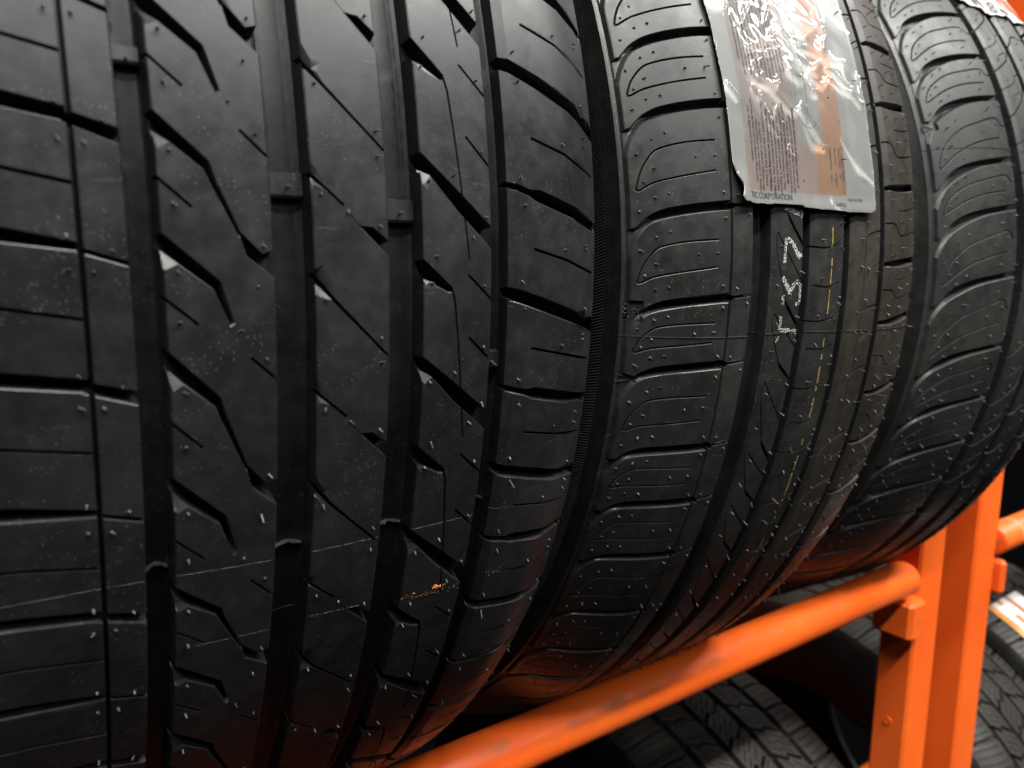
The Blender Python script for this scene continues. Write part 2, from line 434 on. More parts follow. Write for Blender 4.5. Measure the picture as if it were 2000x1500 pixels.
    def nubs(s, pts, mat, lmin=.6, lmax=1.6, rad=.45, lean=.5, name='vent_spew'):
        V, F = [], []
        pts = [p for p in pts if s.s0 < p[1] < s.s1]
        if not pts: return
        hh = s.height_at([p[0] for p in pts], [p[1] for p in pts])
        for (x, sv), h0 in zip(pts, hh):
            L = random.uniform(lmin, lmax) * (1.9 if random.random() < .10 else 1)
            ax, as_ = random.gauss(0, lean) * .6, random.gauss(-.3, lean) * .6
            b = len(V); k = 7; r = rad * random.uniform(.85, 1.15)
            for rr, h in ((1.9, -.15), (1.25, .12), (1.0, .3), (.92, L * .9), (.6, L), (.02, L)):
                for q in range(k):
                    an = 2 * math.pi * q / k; t = mx(h, 0)
                    V.append((x + r * rr * math.cos(an) + ax * t, sv + r * rr * math.sin(an) + as_ * t, h0 + h))
            for i in range(5):
                for q in range(k):
                    q2 = (q + 1) % k; F.append((b + i * k + q, b + i * k + q2, b + (i + 1) * k + q2, b + (i + 1) * k + q))
        V = np.array(V); o = mesh_obj(name, s.pos(V[:, 0], V[:, 1], V[:, 2]), np.array(F), mat, s.o, 50)
        o['kind'] = 'stuff'; return o
    def ribbon(s, name, path, hw, h, mat, step=.6, jag=0., base=None):
        """thin raised ridge along a path on the tread surface (follows the grooves)"""
        path = np.array(path, float)
        l = np.r_[0, np.cumsum(np.linalg.norm(np.diff(path, axis=0), axis=1))]
        t = np.arange(0, l[-1], step); x = np.interp(t, l, path[:, 0]); sv = np.interp(t, l, path[:, 1])
        d = s.height_at(x, sv) if base is None else np.full(len(x), base)
        hh = h * (1 + jag * rng.uniform(-1, 1, len(x)))
        V = []
        dirs = np.gradient(np.c_[x, sv], axis=0); dirs /= np.linalg.norm(dirs, axis=1)[:, None] + 1e-9
        nx, ns = -dirs[:, 1], dirs[:, 0]
        rows = [s.pos(x + nx * hw, sv + ns * hw, d - .05), s.pos(x + nx * hw * .3, sv + ns * hw * .3, d + hh), s.pos(x - nx * hw * .3, sv - ns * hw * .3, d + hh), s.pos(x - nx * hw, sv - ns * hw, d - .05)]
        n = len(x); P = np.concatenate(rows); F = []
        for r in range(3):
            for i in range(n - 1): F.append((r * n + i, r * n + i + 1, (r + 1) * n + i + 1, (r + 1) * n + i))
        return mesh_obj(name, P, np.array(F), mat, s.o, 40)
    def finish(s, left, right, side_mat, lserr=None, lsmooth=None):
        """sidewalls, beads; left/right are (x,R) profiles ending at the bead"""
        if lsmooth: s.revolve('shoulder_wall', lsmooth, side_mat)
        if lserr: sb_ = s.revolve('serrated_band', lserr, M['serr'])
        if lserr:
            pr = smooth_pts(lserr, 6); a_, b_ = pr[1], pr[-2]; dv = b_ - a_; ln_ = np.linalg.norm(dv); nv = np.array([dv[1], -dv[0]]) / ln_
            V, F = [], []
            for q in np.arange(-270, 190, 1.45):
                b0 = len(V)
                for (p, ds_) in ((a_, 0.), (b_, -2.6)):
                    for w_, h_ in ((-.42, -.1), (-.12, .5), (.12, .5), (.42, -.1)):
                        V.append((*(p + nv * h_), q + ds_ + w_))
                for k in range(3): F.append((b0 + k, b0 + k + 1, b0 + 5 + k, b0 + 4 + k))
            V = np.array(V); r_ = V[:, 1] / 1000; th = V[:, 2] / REF
            P = np.stack([V[:, 0] / 1000, s.yc - r_ * np.cos(th), Z0 + s.zc + r_ * np.sin(th)], -1) - s.base
            o = mesh_obj('serration_ridges', P, np.array(F), M['serr2'], sb_); o['kind'] = 'stuff'
        s.revolve('sidewall', left, side_mat); s.revolve('sidewall', right, side_mat, flip=True)
        for p, fl in ((left, False), (right, True)):
            x, r = p[-1]; c = 1 if not fl else -1
            s.revolve('bead', [(x, r), (x + c * 2, r - 4), (x + c * 9, r - 5), (x + c * 14, r + 2), (x + c * 10, r + 30)], side_mat, seg=120, flip=fl)

def anchors(known, step, lo, hi):
    a = list(known); k = 0
    var = [1.0, 1.08, .94, 1.02, .97, 1.1, .92]
    while a[0] < hi: a.insert(0, a[0] + step * var[k % 7]); k += 1
    pre = k
    while a[-1] > lo: a.append(a[-1] - step * var[k % 7]); k += 1
    return a, pre

# ================================================================== tire 1 (nearest, left)
T1 = Tire('tire', .5397, -.0045, R1, -60, 195.5, -330, 130, 'nearest black tire at the left, wide ribs cut by slanted lightning-shaped grooves')
t = T1; lo, hi = t.s0, t.s1
A_, B_, C_, D_ = (33.3, 40.7), (68.0, 79.2), (102.1, 113.7), (139.3, 147.2)
t.feats += ring_groove(*A_, lo - 1, hi + 1, 7.4, .6, .35, .25)
t.feats += ring_groove(*B_, lo - 1, hi + 1, 7.4, .6, .4, .3)
t.feats += ring_groove(*C_, lo - 1, hi + 1, 7.4, .6, .4, .3)
t.feats += ring_groove(*D_, lo - 1, hi + 1, 7.0, .7, .4, .3, chb=(3.2, 1.6))
t.feats.append(sipe([(23.3, lo - 1), (23.3, hi + 1)], .65, 4, .2, .12))
nub1 = []
# --- left shoulder and the narrow row beside it
an, pre = anchors([58.7, 30.2, .8, -31.7, -64.5, -95, -123.7, -152.7], 30, lo - 40, hi + 30)
divL, divC = [], []
for i, a in enumerate(an):
    nxt = an[i + 1] if i + 1 < len(an) else a - 30
    wide = (i - pre) % 2 == 1
    path = [(-61, a + 13), (-20, a + 10.5), (5, a + 7.6), (22.6, a + 4.6)]
    t.feats.append(Feat(stroke_poly(path, [1.9, 1.8, 1.75, 1.5 if wide else .9]), 6.5, .7, .25, .18))
    pc = [(22.9, a + 3.9), (33.9, a + .4)]
    if wide: t.feats.append(Feat(stroke_poly(pc, [1.35, 1.7]), 6, .7, .25, .18))
    else: t.feats.append(sipe(pc, .55, 4, .2, .12))
    divL.append(path + [(23.3, a + 4.5)]); divC.append(pc)
    mid = (nxt - a) * .5
    t.feats.append(sipe([(-61, a + mid + 12.5), (-20, a + mid + 10), (5, a + mid + 7.6), (22.7, a + mid + 4.2)], .5, 4))
    nub1 += [(20.6, a + 7.2), (20.5, a - .6), (25.6, a - 1.2), (29.9, a + 3.7), (-10, a + 12), (-10, a + 3)]
t.ribs.append(dict(name='shoulder_block', x0=-60.1, x1=23.3, div=divL))
t.ribs.append(dict(name='tread_block', x0=23.3, x1=A_[0], div=divC))
# --- rib 2 : lightning grooves
an, pre = anchors([66, 37.7, 8.7, -20.3, -54, -87, -115, -144], 30, lo - 60, hi + 60)
div = []
for i, a in enumerate(an):
    k = (i - pre) % 2
    nxt = an[i + 1] if i + 1 < len(an) else a - 30
    sc_ = (a - nxt) / 30.0
    g = lambda P: [(x, a + y * sc_) for x, y in P]
    if k == 0:
        t.feats.append(Feat(g([(39.6, 1.2), (53.9, -12), (57.0, -23.2), (56.0, -23.8), (52.2, -14.0), (43.8, -7.2), (39.6, -3.4)]), 5.5, .7, .2, .15))
        t.feats.append(sipe(g([(61.2, -33), (68.5, -40.2)]), .42, 4))
        nub1 += g([(58.9, -25.5), (65.2, -33.5)])
    else:
        t.feats.append(Feat(g([(39.6, 1.2), (52.9, -11.4), (54.1, -15.6), (59.9, -30.0), (59.2, -30.4), (52.8, -16.6), (51.6, -13.6), (43.8, -7.2), (39.6, -3.4)]), 5.5, .35, .2, .15))
        t.feats.append(Feat(g([(59.2, -28.8), (65.0, -35.0), (68.8, -33.8), (68.8, -42.0), (60.8, -35.3)]), 6.5, .6, .2, .15))
        div.append(g([(39.6, -1), (52.6, -13), (59.5, -30), (62, -35), (69, -38.5)]))
        nub1 += g([(65.4, -32.6), (63.6, -43.5)])
    t.feats.append(Facet(g([(40.2, -3.6), (41.4, -8.9), (44.2, -7.4)]), (3.6, .1, 0)))
    t.feats.append(sipe(g([(40.4, -16.0), (48.0, -23.0)]), .42, 4))
    nub1 += g([(43.9, -9.4), (43.9, -22.5)])
t.ribs.append(dict(name='tread_rib', x0=A_[1], x1=B_[0], div=div))
# --- rib 3 : fine slanted sipes
an, pre = anchors([55.3, 26.3, -2.1, -33.3, -63.7, -95.8, -128, -160], 31, lo - 60, hi + 60)
div = []
for i, a in enumerate(an):
    k = (i - pre) % 2
    nxt = an[i + 1] if i + 1 < len(an) else a - 30
    sc_ = (a - nxt) / 30.5
    g = lambda P: [(x, a + y * sc_) for x, y in P]
    if k == 0:
        t.feats.append(sipe(g([(78.6, .8), (84.3, -6.0), (93, -14.6), (102.6, -24.0)]), [.6, .55, .45, .4], 4.5))
        t.feats.append(Facet(g([(79.3, 2.0), (84.6, -6.0), (79.4, -1.6)]), (1.0, .0, 2.0)))
        div.append(g([(78.6, .8), (84.3, -6.0), (93, -14.6), (102.6, -24.0)]))
        nub1 += g([(82.1, -6.2), (99.4, -17.6), (99.4, -25)])
    else:
        t.feats.append(sipe(g([(78.6, -.6), (88.3, -9.4)]), .42, 4))
        t.feats.append(sipe(g([(89.3, -11.0), (93.4, -15.9)]), .12, .5))
        t.feats.append(Feat(g([(93.2, -15.6), (97.0, -15.8), (103, -20.6), (103, -26.0), (101.7, -24.2)]), 6, .6, .2, .15))
        t.feats.append(Facet(g([(79.3, 1.0), (81.4, -3.4), (79.4, -2.0)]), (.6, 0, 1.2)))
        nub1 += g([(82.0, -6.5), (89.8, -11.2), (99.4, -15.2)])
t.ribs.append(dict(name='tread_rib', x0=B_[1], x1=C_[0], div=div))
# --- rib 4
an, pre = anchors([70.6, 36.0, 5.4, -25.3, -53.8, -84.8, -117, -152], 31, lo - 80, hi + 80)
div = []
for i, a in enumerate(an):
    k = (i - pre) % 2
    n2 = an[i + 2] if i + 2 < len(an) else a - 61
    sc_ = (a - n2) / 61.0
    g = lambda P: [(x, a + y * sc_) for x, y in P]
    if k == 0:
        t.feats.append(Feat(g([(112.6, -1.8), (124.3, -12), (124.0, -13.2), (122.4, -13.2), (115.0, -9.4), (112.6, -8.0)]), 5.5, .6, .2, .15))
        t.feats.append(sipe(g([(124.0, -12.6), (125.0, -16), (126.6, -30), (128.1, -44), (130.5, -63.5)]), [.45, .4, .33, .33, .33], 4))
        t.feats.append(sipe(g([(130.3, -8), (139.6, -16.4)]), .42, 4))
        t.feats.append(sipe(g([(130.8, -28.5), (139.6, -36.8)]), .42, 4))
        nub1 += g([(118.2, -2.0), (116.5, -10.3), (136.4, -11.5), (136.7, -32)])
    else:
        t.feats.append(Feat(g([(112.6, -1.0), (128.2, -13.7), (138.4, -22.4), (140, -23.4), (140, -30.8), (136.5, -27.4), (126, -18), (116.8, -8.4), (112.6, -6)]), 6, .7, .25, .18))
        div.append(g([(112.6, -3.5), (128.2, -17), (140, -27.5)]))
        nub1 += g([(125.5, -8), (116.4, -10.3), (137.2, -20), (132.2, -26.3)])
    t.feats.append(Facet(g([(113.2, -5.5), (114.4, -10.8), (117.2, -8.6)]), (3.4, .1, 0)))
t.ribs.append(dict(name='tread_rib', x0=C_[1], x1=D_[0], div=div))
# --- right shoulder
an, pre = anchors([102, 68.2, 27.7, -6.6, -40.4, -69.7, -99.8, -130.5, -166, -200], 32, lo - 40, hi + 40)
div = []
for i, a in enumerate(an):
    k = (i - pre) % 2
    nxt = an[i + 1] if i + 1 < len(an) else a - 32
    if k == 1:
        path = [(146.8, a - 1.8), (162, a - 6.4), (177.5, a - 11.4), (196.5, a - 18)]
        t.feats.append(Feat(stroke_poly(path, [2.0, 2.2, 2.2, 1.6]), 5.5, .9, .3, .25))
    else:
        path = [(146.8, a - .6), (156, a - 3.2), (160, a - 4.0), (177.5, a - 8.4), (193, a - 12.6)]
        t.feats.append(Feat(stroke_poly(path, [.9, 1.0, 2.0, 2.1, 1.7]), 5.5, .7, .3, .25))
        path = path + [(196.5, a - 14)]
        t.feats.append(sipe([(193, a - 12.6), (196.5, a - 14)], .4, 1))
    div.append(path)
    m = a - (a - nxt) * .63
    t.feats.append(sipe([(157.6, m), (173, m - 3.6), (192, m - 8.6)], .5, 4))
    nub1 += [(152.2, a + 2), (153.6, a - 7.4), (172.3, m - .2), (186.6, m + 1.8), (186.6, a - 10.6 + 1.5), (186.4, a - 21)]
t.ribs.append(dict(name='shoulder_block', x0=D_[1], x1=195.6, div=div))
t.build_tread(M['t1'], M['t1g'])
nub1 = [(x, sv) for x, sv in nub1 if t.height_at(x, sv)[0] > -.3]
t.nubs(nub1, M['nub'], .7, 1.5, .33)
# wear indicators moulded in the grooves
def wear_bar(t, xa, xb, s0, s1, top, name='wear_indicator'):
    pts = []
    for x, sv, h in ((xa, s0, -8), (xb, s0, -8), (xb, s1, -8), (xa, s1, -8), (xa + .1, s0 + .2, top - .4), (xb - .1, s0 + .2, top - .4), (xb - .1, s1 - .8, top), (xa + .1, s1 - .8, top), (xb - .1, s0 + 1.0, top), (xa + .1, s0 + 1.0, top)):
        pts.append(t.pos(x, sv, h))
    F = [[0, 1, 5, 4], [4, 5, 8, 9], [9, 8, 6, 7], [7, 6, 2, 3], [1, 2, 6, 8, 5], [0, 4, 9, 7, 3]]
    o = mesh_obj(name, np.array(pts), F, M['t1'], t.o); fix_normals(o)
    t.nubs([((xa + xb) / 2 + .3, (s0 + s1) / 2)], M['nub'], 10.2 + top, 10.4 + top, .4, .2)
for xa, xb, s0, s1 in ((33.6, 40.4, 49.0, 54.2), (68.3, 78.9, 19.0, 26.6), (102.4, 113.4, 13.4, 21.0), (139.6, 146.9, -34.8, -28.0)):
    wear_bar(t, xa + .3, xb - .5, s0, s1, -4.2)
# mould seams across the tread
t.ribbon('mould_seam', [(-40, -80), (24, -81.7), (68, -85), (114, -86.7), (152, -88), (190, -96)], .08, .03, M['t1'], .35, .9)
t.ribbon('mould_seam', [(45, -109), (68, -110.9), (80, -110.4), (98, -112.3)], .07, .025, M['t1'], .35, .9)
for (xa, xb), q in zip((A_, B_, C_, D_), (-83.2, -85.4, -86.8, -85.5)):
    t.ribbon('seam_lip', [(xa + .9, q), ((xa + xb) / 2, q + 1.2), (xb - .9, q)], .25, 1.5, M['nub'], .3, .45)
# orange paint flakes rubbed off the rack, and fibres of lint
def flakes(t, pts, name, mat):
    V, F = [], []
    for x, sv, r in pts:
        b = len(V); k = random.randint(4, 6)
        for q in range(k):
            an_ = 2 * math.pi * q / k + random.uniform(-.3, .3); rr = r * random.uniform(.5, 1.3)
            V.append((x + rr * math.cos(an_) * 1.4, sv + rr * math.sin(an_), .05 + random.uniform(0, .5 * r)))
        V.append((x, sv, .1 + .6 * r)); V.append((x, sv, -.05))
        for q in range(k): F.append((b + q, b + (q + 1) % k, b + k)); F.append((b + (q + 1) % k, b + q, b + k + 1))
    V = np.array(V); o = mesh_obj(name, t.pos(V[:, 0], V[:, 1], V[:, 2]), np.array(F), mat, t.o); o['kind'] = 'stuff'
fl = [(128 + random.gauss(0, 1.1), -115.3 + random.gauss(0, .5), random.uniform(.16, .5)) for _ in range(20)]
fl += [(131.2, -115.7, .25), (132, -115.6, .2), (119, -115, .3), (130, -116.2, .2)]
flakes(t, fl, 'paint_flake', M['flake'])
M['stain'] = rubber('rubber_rust_smear', (.085, .042, .014), (.12, .06, .02), .6, .4, .6)
fl = [(random.uniform(114, 139), 0, random.uniform(.12, .3)) for _ in range(80)]
fl = [(x, -115.6 - (x - 114) * .14 + random.gauss(0, .8), r) for x, _, r in fl] + [(155 + random.gauss(0, 2), -118 + random.gauss(0, .8), random.uniform(.1, .25)) for _ in range(25)]
fl = [f for f in fl if t.height_at(f[0], f[1])[0] > -.1]
flakes(t, fl, 'rust_smear', M['stain'])
t.finish([(-60, 320.5), (-67, 312), (-74, 295), (-79, 270), (-78, 245), (-68, 222), (-58, 206)],
         [(195.5, 314.5), (197.0, 309), (198.6, 298), (200.0, 280), (200.4, 262), (198, 240), (194, 220), (186, 206)], M['side'])

# ================================================================== tire 2 (middle, with the paper label)
T2 = Tire('tire', .5426, -.012, R2, 221.6, 416, -330, 185, 'middle tire with leaf-shaped shoulder blocks, a yellow stripe and a large white label')
t = T2; lo, hi = t.s0, t.s1
G1, G2, G3, G4 = (278.2, 291.6), (312.6, 320.2), (343.6, 350.4), (373.6, 380.4)
t.feats += ring_groove(*G1, lo - 1, hi + 1, 7.2, .7, .3, .25, chb=(2.0, 1.2))
t.feats += ring_groove(*G2, lo - 1, hi + 1, 7.2, .7, .3, .25, chb=(3.2, 1.8))
t.feats += ring_groove(*G3, lo - 1, hi + 1, 7.2, .7, .3, .25, chb=(2.6, 1.5))
t.feats += ring_groove(*G4, lo - 1, hi + 1, 7.2, .7, .3, .25, chb=(3.0, 1.6))
t.feats.append(sipe([(265.4, lo - 1), (265.4, hi + 1)], .62, 4, .2, .12))
t.feats.append(sipe([(361.6, lo - 1), (361.6, hi + 1)], .25, 2))
t.feats.append(Feat([(222.8, lo - 1), (224.8, lo - 1), (224.8, hi + 1), (222.8, hi + 1)], 2.2, .4, .4, .25))
an, pre = anchors([145, 109, 77, 33.5, -6, -35.5, -74.6, -103.5, -135.5, -177], 35, lo - 40, hi + 40)
divS, divC, divT, divY, divR, divE = [], [], [], [], [], []
nub2, nub2r = [], []
for i, a in enumerate(an[:-1]):
    L = a - an[i + 1]
    v = lambda P: [(x, a - q * L) for x, q in P]
    g = lambda P: [(x, a + q) for x, q in P]
    # leaf-shaped shoulder block: groove between this block and the one above
    upb = smooth_pts(g([(266, 2.0), (249.3, .6), (237.2, -1.2), (231.7, -3.6), (229.0, -6.0), (226.4, -9.2)]), 3)
    lob = smooth_pts(g([(266, -2.0), (256, -2.6), (242.5, -4.2), (232.6, -6.6), (228.6, -10.2), (226.2, -16.0), (224.4, -23)]), 3)
    t.feats.append(Feat(np.r_[upb, [(223.6, a - 9.6), (223.6, a - 23)], lob[::-1]], 5.5, .8, .35, .3,
                        tilt=lambda Q: np.clip((Q[:, 0] - 224) / 12, .3, 1) * 5.5))
    divS.append(g([(218, -12), (226, -11.5), (229, -8), (232, -5.2), (240, -2.8), (250, -1.0), (265.4, 0)]))
    t.feats.append(sipe(g([(265.4, -.1), (278.8, .9)]), .6, 4, .2, .12)); divC.append(g([(265.4, -.1), (278.8, .9)]))
    t.feats.append(Feat(stroke_poly(g([(264.6, .2), (267.4, -.6)]), [1.5, 1.2]), 3, .5))
    J = smooth_pts(v([(258.5, .37), (245.4, .39), (236.6, .43), (232.8, .487), (229.1, .635), (227.3, .787), (227.2, .835), (228.4, .835), (233, .77), (242.6, .72), (258, .666)]), 4)
    t.feats.append(sipe(J, .36, 3.5, .15, .1))
    nub2 += v([(227.6, .48), (233.3, .335), (238.3, .28), (262.0, .14), (233.1, .63), (229.4, .755), (249.6, .53), (258.2, .515), (233.1, .915), (238.1, .88), (261.4, .87), (268.8, .895), (275.7, .085), (227.6, 1.04)])
    # text rib: V-shaped sipes
    ap = a - L * .28
    q = lambda P: [(x, ap + y * L / 40) for x, y in P]
    t.feats.append(sipe(smooth_pts(q([(302.5, -31.9), (297.8, -18.5), (294.5, -8.2), (294.5, -2.0), (295.2, 0), (296.4, -1.2), (301.5, -8.2), (313.2, -22.5)]), 3), .34, 3.5))
    t.feats.append(sipe(q([(302.4, -31.6), (304.4, -34.5), (313.2, -44.4)]), [.5, .85, .9], 4))
    divT.append(q([(292, 4), (294.6, 1), (301.5, -8.2), (313.2, -22.5)]))
    nub2r += v([(295.6, .88), (297.4, .43), (311.0, .34), (311.5, .72)])
    # yellow-stripe rib: shallow arcs
    arc = smooth_pts(v([(316.5, .42), (329.4, .445), (338.7, .39), (344.2, .28)]), 3); t.feats.append(sipe(arc, .45, 4)); divY.append(arc.tolist())
    t.feats.append(sipe(smooth_pts(v([(322.6, .89), (333.3, .915), (340.6, .86)]), 3), .4, 3.5))
    nub2r += v([(327.0, .35), (327.6, .81), (341.4, .15), (341.6, .43), (342.0, 1.04), (334.6, .67)])
    # rib 6: hooked sipes
    arc = smooth_pts(v([(350.2, .68), (356.6, .48), (361.5, .33), (367.5, .25), (374.2, .22)]), 3); t.feats.append(sipe(arc, [.3] * (len(arc) - 6) + [.55] * 6, 4)); divR.append(arc.tolist())
    t.feats.append(sipe(smooth_pts(v([(362.2, .84), (366.5, .72), (374.2, .62)]), 3), .42, 3.5))
    nub2r += v([(363.3, .12), (358.4, .33), (371.6, .29), (364.4, .69), (358.7, .67), (371.9, .74)])
    # right shoulder
    e = a + 17
    w = lambda P: [(x, e - q_ * L) for x, q_ in P]
    t.feats.append(Feat(stroke_poly(w([(380.8, .10), (392, .09), (404, .06), (416.5, .02)]), [1.0, 1.9, 2.0, 1.6]), 5, .7, .3, .25))
    divE.append(w([(380, .10), (392, .09), (404, .06), (416.5, .02)]))
    t.feats.append(sipe(smooth_pts(w([(381, .55), (387.5, .555), (391, .62), (394.2, .70), (404, .68), (416.5, .62)]), 3), .42, 4))
    t.feats.append(sipe(w([(393.5, .38), (404, .355), (415.5, .30)]), .35, 3.5))
    nub2r += w([(385, .25), (397, .22), (396, .52), (407, .47), (385, .82), (398, .86), (409, .17), (386.5, .97), (415.2, .2), (415.2, .8)])
t.ribs += [dict(name='shoulder_block', x0=221.5, x1=265.4, div=divS), dict(name='tread_block', x0=265.4, x1=G1[0], div=divC),
           dict(name='tread_rib', x0=G1[1], x1=G2[0], div=divT), dict(name='tread_rib', x0=G2[1], x1=G3[0], div=divY),
           dict(name='tread_rib', x0=G3[1], x1=G4[0], div=divR, mat=M['t2b']), dict(name='shoulder_block', x0=G4[1], x1=416.1, div=divE, mat=M['t2b'])]
# moulded panels for the marks "25 OUT" and the triangle
t.feats.append(Feat([(222.6, -7.4), (229.6, -7.4), (229.6, -17.4), (222.6, -17.4)], 1.5, .25))
t.feats.append(Feat([(222.6, -40), (229, -42), (229.6, -45), (222.6, -46)], 1.6, .25))
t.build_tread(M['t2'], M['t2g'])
okn = lambda t_, L_: [p for p in L_ if t_.height_at(*p)[0] > -.25]
t.nubs(okn(t, nub2), M['nub'], .5, 1.2, .38)
t.nubs(okn(t, nub2r), M['nub'], .9, 2.1, .33, .6)
t.ribbon('mould_seam', [(221.7, -23.4), (265, -23.4), (279, -23.6), (312, -23.3), (347, -25), (416, -26)], .2, .35, M['t2'], .5, .25)

def text_mesh(txt, size, align='LEFT', bold=0.):
    cu = bpy.data.curves.new('txt', 'FONT'); cu.body = txt; cu.size = size; cu.align_x = align; cu.offset = bold; cu.resolution_u = 2
    o = bpy.data.objects.new('txt', cu); scene.collection.objects.link(o)
    dg = bpy.context.evaluated_depsgraph_get(); me = o.evaluated_get(dg).to_mesh()
    V = np.array([v.co[:] for v in me.vertices]).reshape(-1, 3); me.calc_loop_triangles()
    F = np.array([tuple(l.vertices) for l in me.loop_triangles]).reshape(-1, 3)
    bpy.data.objects.remove(o); bpy.data.curves.remove(cu)
    return V, F
def put_text(t_, txt, x, sv, size, ang, hfun, mat, name, parent=None, align='LEFT', thick=0., bold=0., sx=1.):
    """ang 0: reads along +x ; ang -90: reads downwards, letter tops to the right"""
    V, F = text_mesh(txt, size, align, bold)
    if len(F) == 0: return
    a = math.radians(ang); u = V[:, 0] * sx * math.cos(a) - V[:, 1] * math.sin(a) + x; w = V[:, 0] * sx * math.sin(a) + V[:, 1] * math.cos(a) + sv
    h = hfun(u, w)
    P = t_.pos(u, w, h + thick)
    if thick > .1:
        P = np.r_[P, t_.pos(u, w, h - .05)]; n = len(u)
        from collections import Counter
        c = Counter(); F2 = [tuple(f) for f in F]
        for f in F2:
            for k in range(3): c[(f[k], f[(k + 1) % 3])] += 1
        side = []
        for (p, q) in c:
            if (q, p) not in c: side += [(p, q, q + n), (p, q + n, p + n)]
        F = np.array(F2 + [(x_, y_, z_) for x_, y_, z_ in side])
    return mesh_obj(name, P, F, mat, parent if parent else t_.o)
panel = lambda u, w: R2(223.5) * 0 + (-1.5) + 0 * u
put_text(t, 'OUT', 223.0, -8.6, 3.0, -90, panel, M['t2'], 'moulded_mark', thick=.45)
put_text(t, '25', 226.2, -10.2, 3.0, -90, panel, M['t2'], 'moulded_mark', thick=.45)
for a_, b_ in (((223.4, -41.8), (223.4, -45.2)), ((223.4, -45.2), (227.8, -43.9)), ((227.8, -43.9), (223.4, -41.8))):
    t.ribbon('moulded_mark', [a_, b_], .28, .45, M['t2'], .2, 0, base=-1.6)
# yellow stripe painted on the rib, broken at the sipes
ss = np.arange(-230, 60, .9); segs = []; cur = []
for q in ss:
    x = 334.6 + .25 * math.sin(q * .09) + (max(0, -q - 40)) * .026
    on = noise_on = (math.sin(q * .37) + math.sin(q * .113 + 1) + .8 * math.sin(q * .81)) > -.55
    if on: cur.append((x, q))
    else:
        if len(cur) > 2: segs.append(cur)
        cur = []
if len(cur) > 2: segs.append(cur)
for sg in segs:
    x = np.array([p[0] for p in sg]); sv = np.array([p[1] for p in sg]); n = len(x)
    wd = .16 + .12 * rng.random(n)
    h = t.height_at(x, sv) + .06; h = mx(h, -.6)
    P = np.r_[t.pos(x - wd, sv, h), t.pos(x + wd, sv, h)]
    F = np.array([(k, n + k, n + k + 1, k + 1) for k in range(n - 1)])
    mesh_obj('yellow_stripe', P, F, M['yellow'], t.o)
# dotted white ink stamp
def dots(paths, name):
    V, F = [], []
    for pts, wid in paths:
        pts = np.array(pts, float); l = np.r_[0, np.cumsum(np.linalg.norm(np.diff(pts, axis=0), axis=1))]
        for q in np.arange(0, l[-1], .72):
            for lane in wid:
                if random.random() < .10: continue
                p = np.array([np.interp(q, l, pts[:, 0]), np.interp(q, l, pts[:, 1])])
                k = min(np.searchsorted(l, q, 'right'), len(pts) - 1); d = pts[k] - pts[k - 1]; d /= np.linalg.norm(d)
                p = p + lane * np.array([-d[1], d[0]]) + rng.normal(0, .12, 2)
                r = random.uniform(.17, .33); b = len(V)
                for z_ in range(7): V.append((p[0] + r * 1.3 * math.cos(z_ * .898), p[1] + r * math.sin(z_ * .898), .07))
                V.append((p[0], p[1], .11))
                for z_ in range(7): F.append((b + z_, b + (z_ + 1) % 7, b + 7))
    V = np.array(V); o = mesh_obj(name, t.pos(V[:, 0], V[:, 1], V[:, 2]), np.array(F), M['stamp'], t.o); o['kind'] = 'stuff'
dots([([(300.3, 33.2), (310.6, 30.8)], (-.5, .3, .9)), ([(311.6, 33.5), (312.0, 29.5)], (-.4, .4)),
      ([(300.8, 20), (300.0, 9)], (-.5, .5)), ([(302, 19.6), (304.5, 18.6), (310.8, 11.4)], (-.7, .1, .8)), ([(309, 12), (312, 12.4)], (-.4, .4)),
      ([(299.4, 2.2), (305.2, -5.0)], (-.8, 0, .8)), ([(305.2, -5.2), (307, -1), (309.6, .6), (312, -1.6)], (-.6, .5)), ([(312.1, -1.8), (312.2, -9.6)], (-.4, .4)), ([(309.8, -10), (312, -9.6)], (-.5, .3)), ([(300.2, -6.2), (300.6, -9.8)], (-.5, .5)),
      ([(300.2, -15.8), (299.8, -21.6)], (-.5, .5)), ([(300.4, -21.8), (312.4, -23.2)], (-.9, -.1, .7)), ([(299.6, -25.2), (299.3, -27.4)], (-.6, .1))], 'ink_stamp')
t.finish([(218.8, 288), (214.0, 276), (208.0, 255), (206, 232), (216, 215), (222, 206)],
         [(416, 320.0), (424, 311), (433, 294), (438, 272), (437, 250), (428, 225), (416, 206)], M['side'],
         lserr=[(220.9, 296.0), (220.4, 294), (219.7, 291.4), (218.8, 288)], lsmooth=[(221.6, 304.4), (221.5, 302), (221.3, 299), (221.0, 297), (220.9, 296.0)])

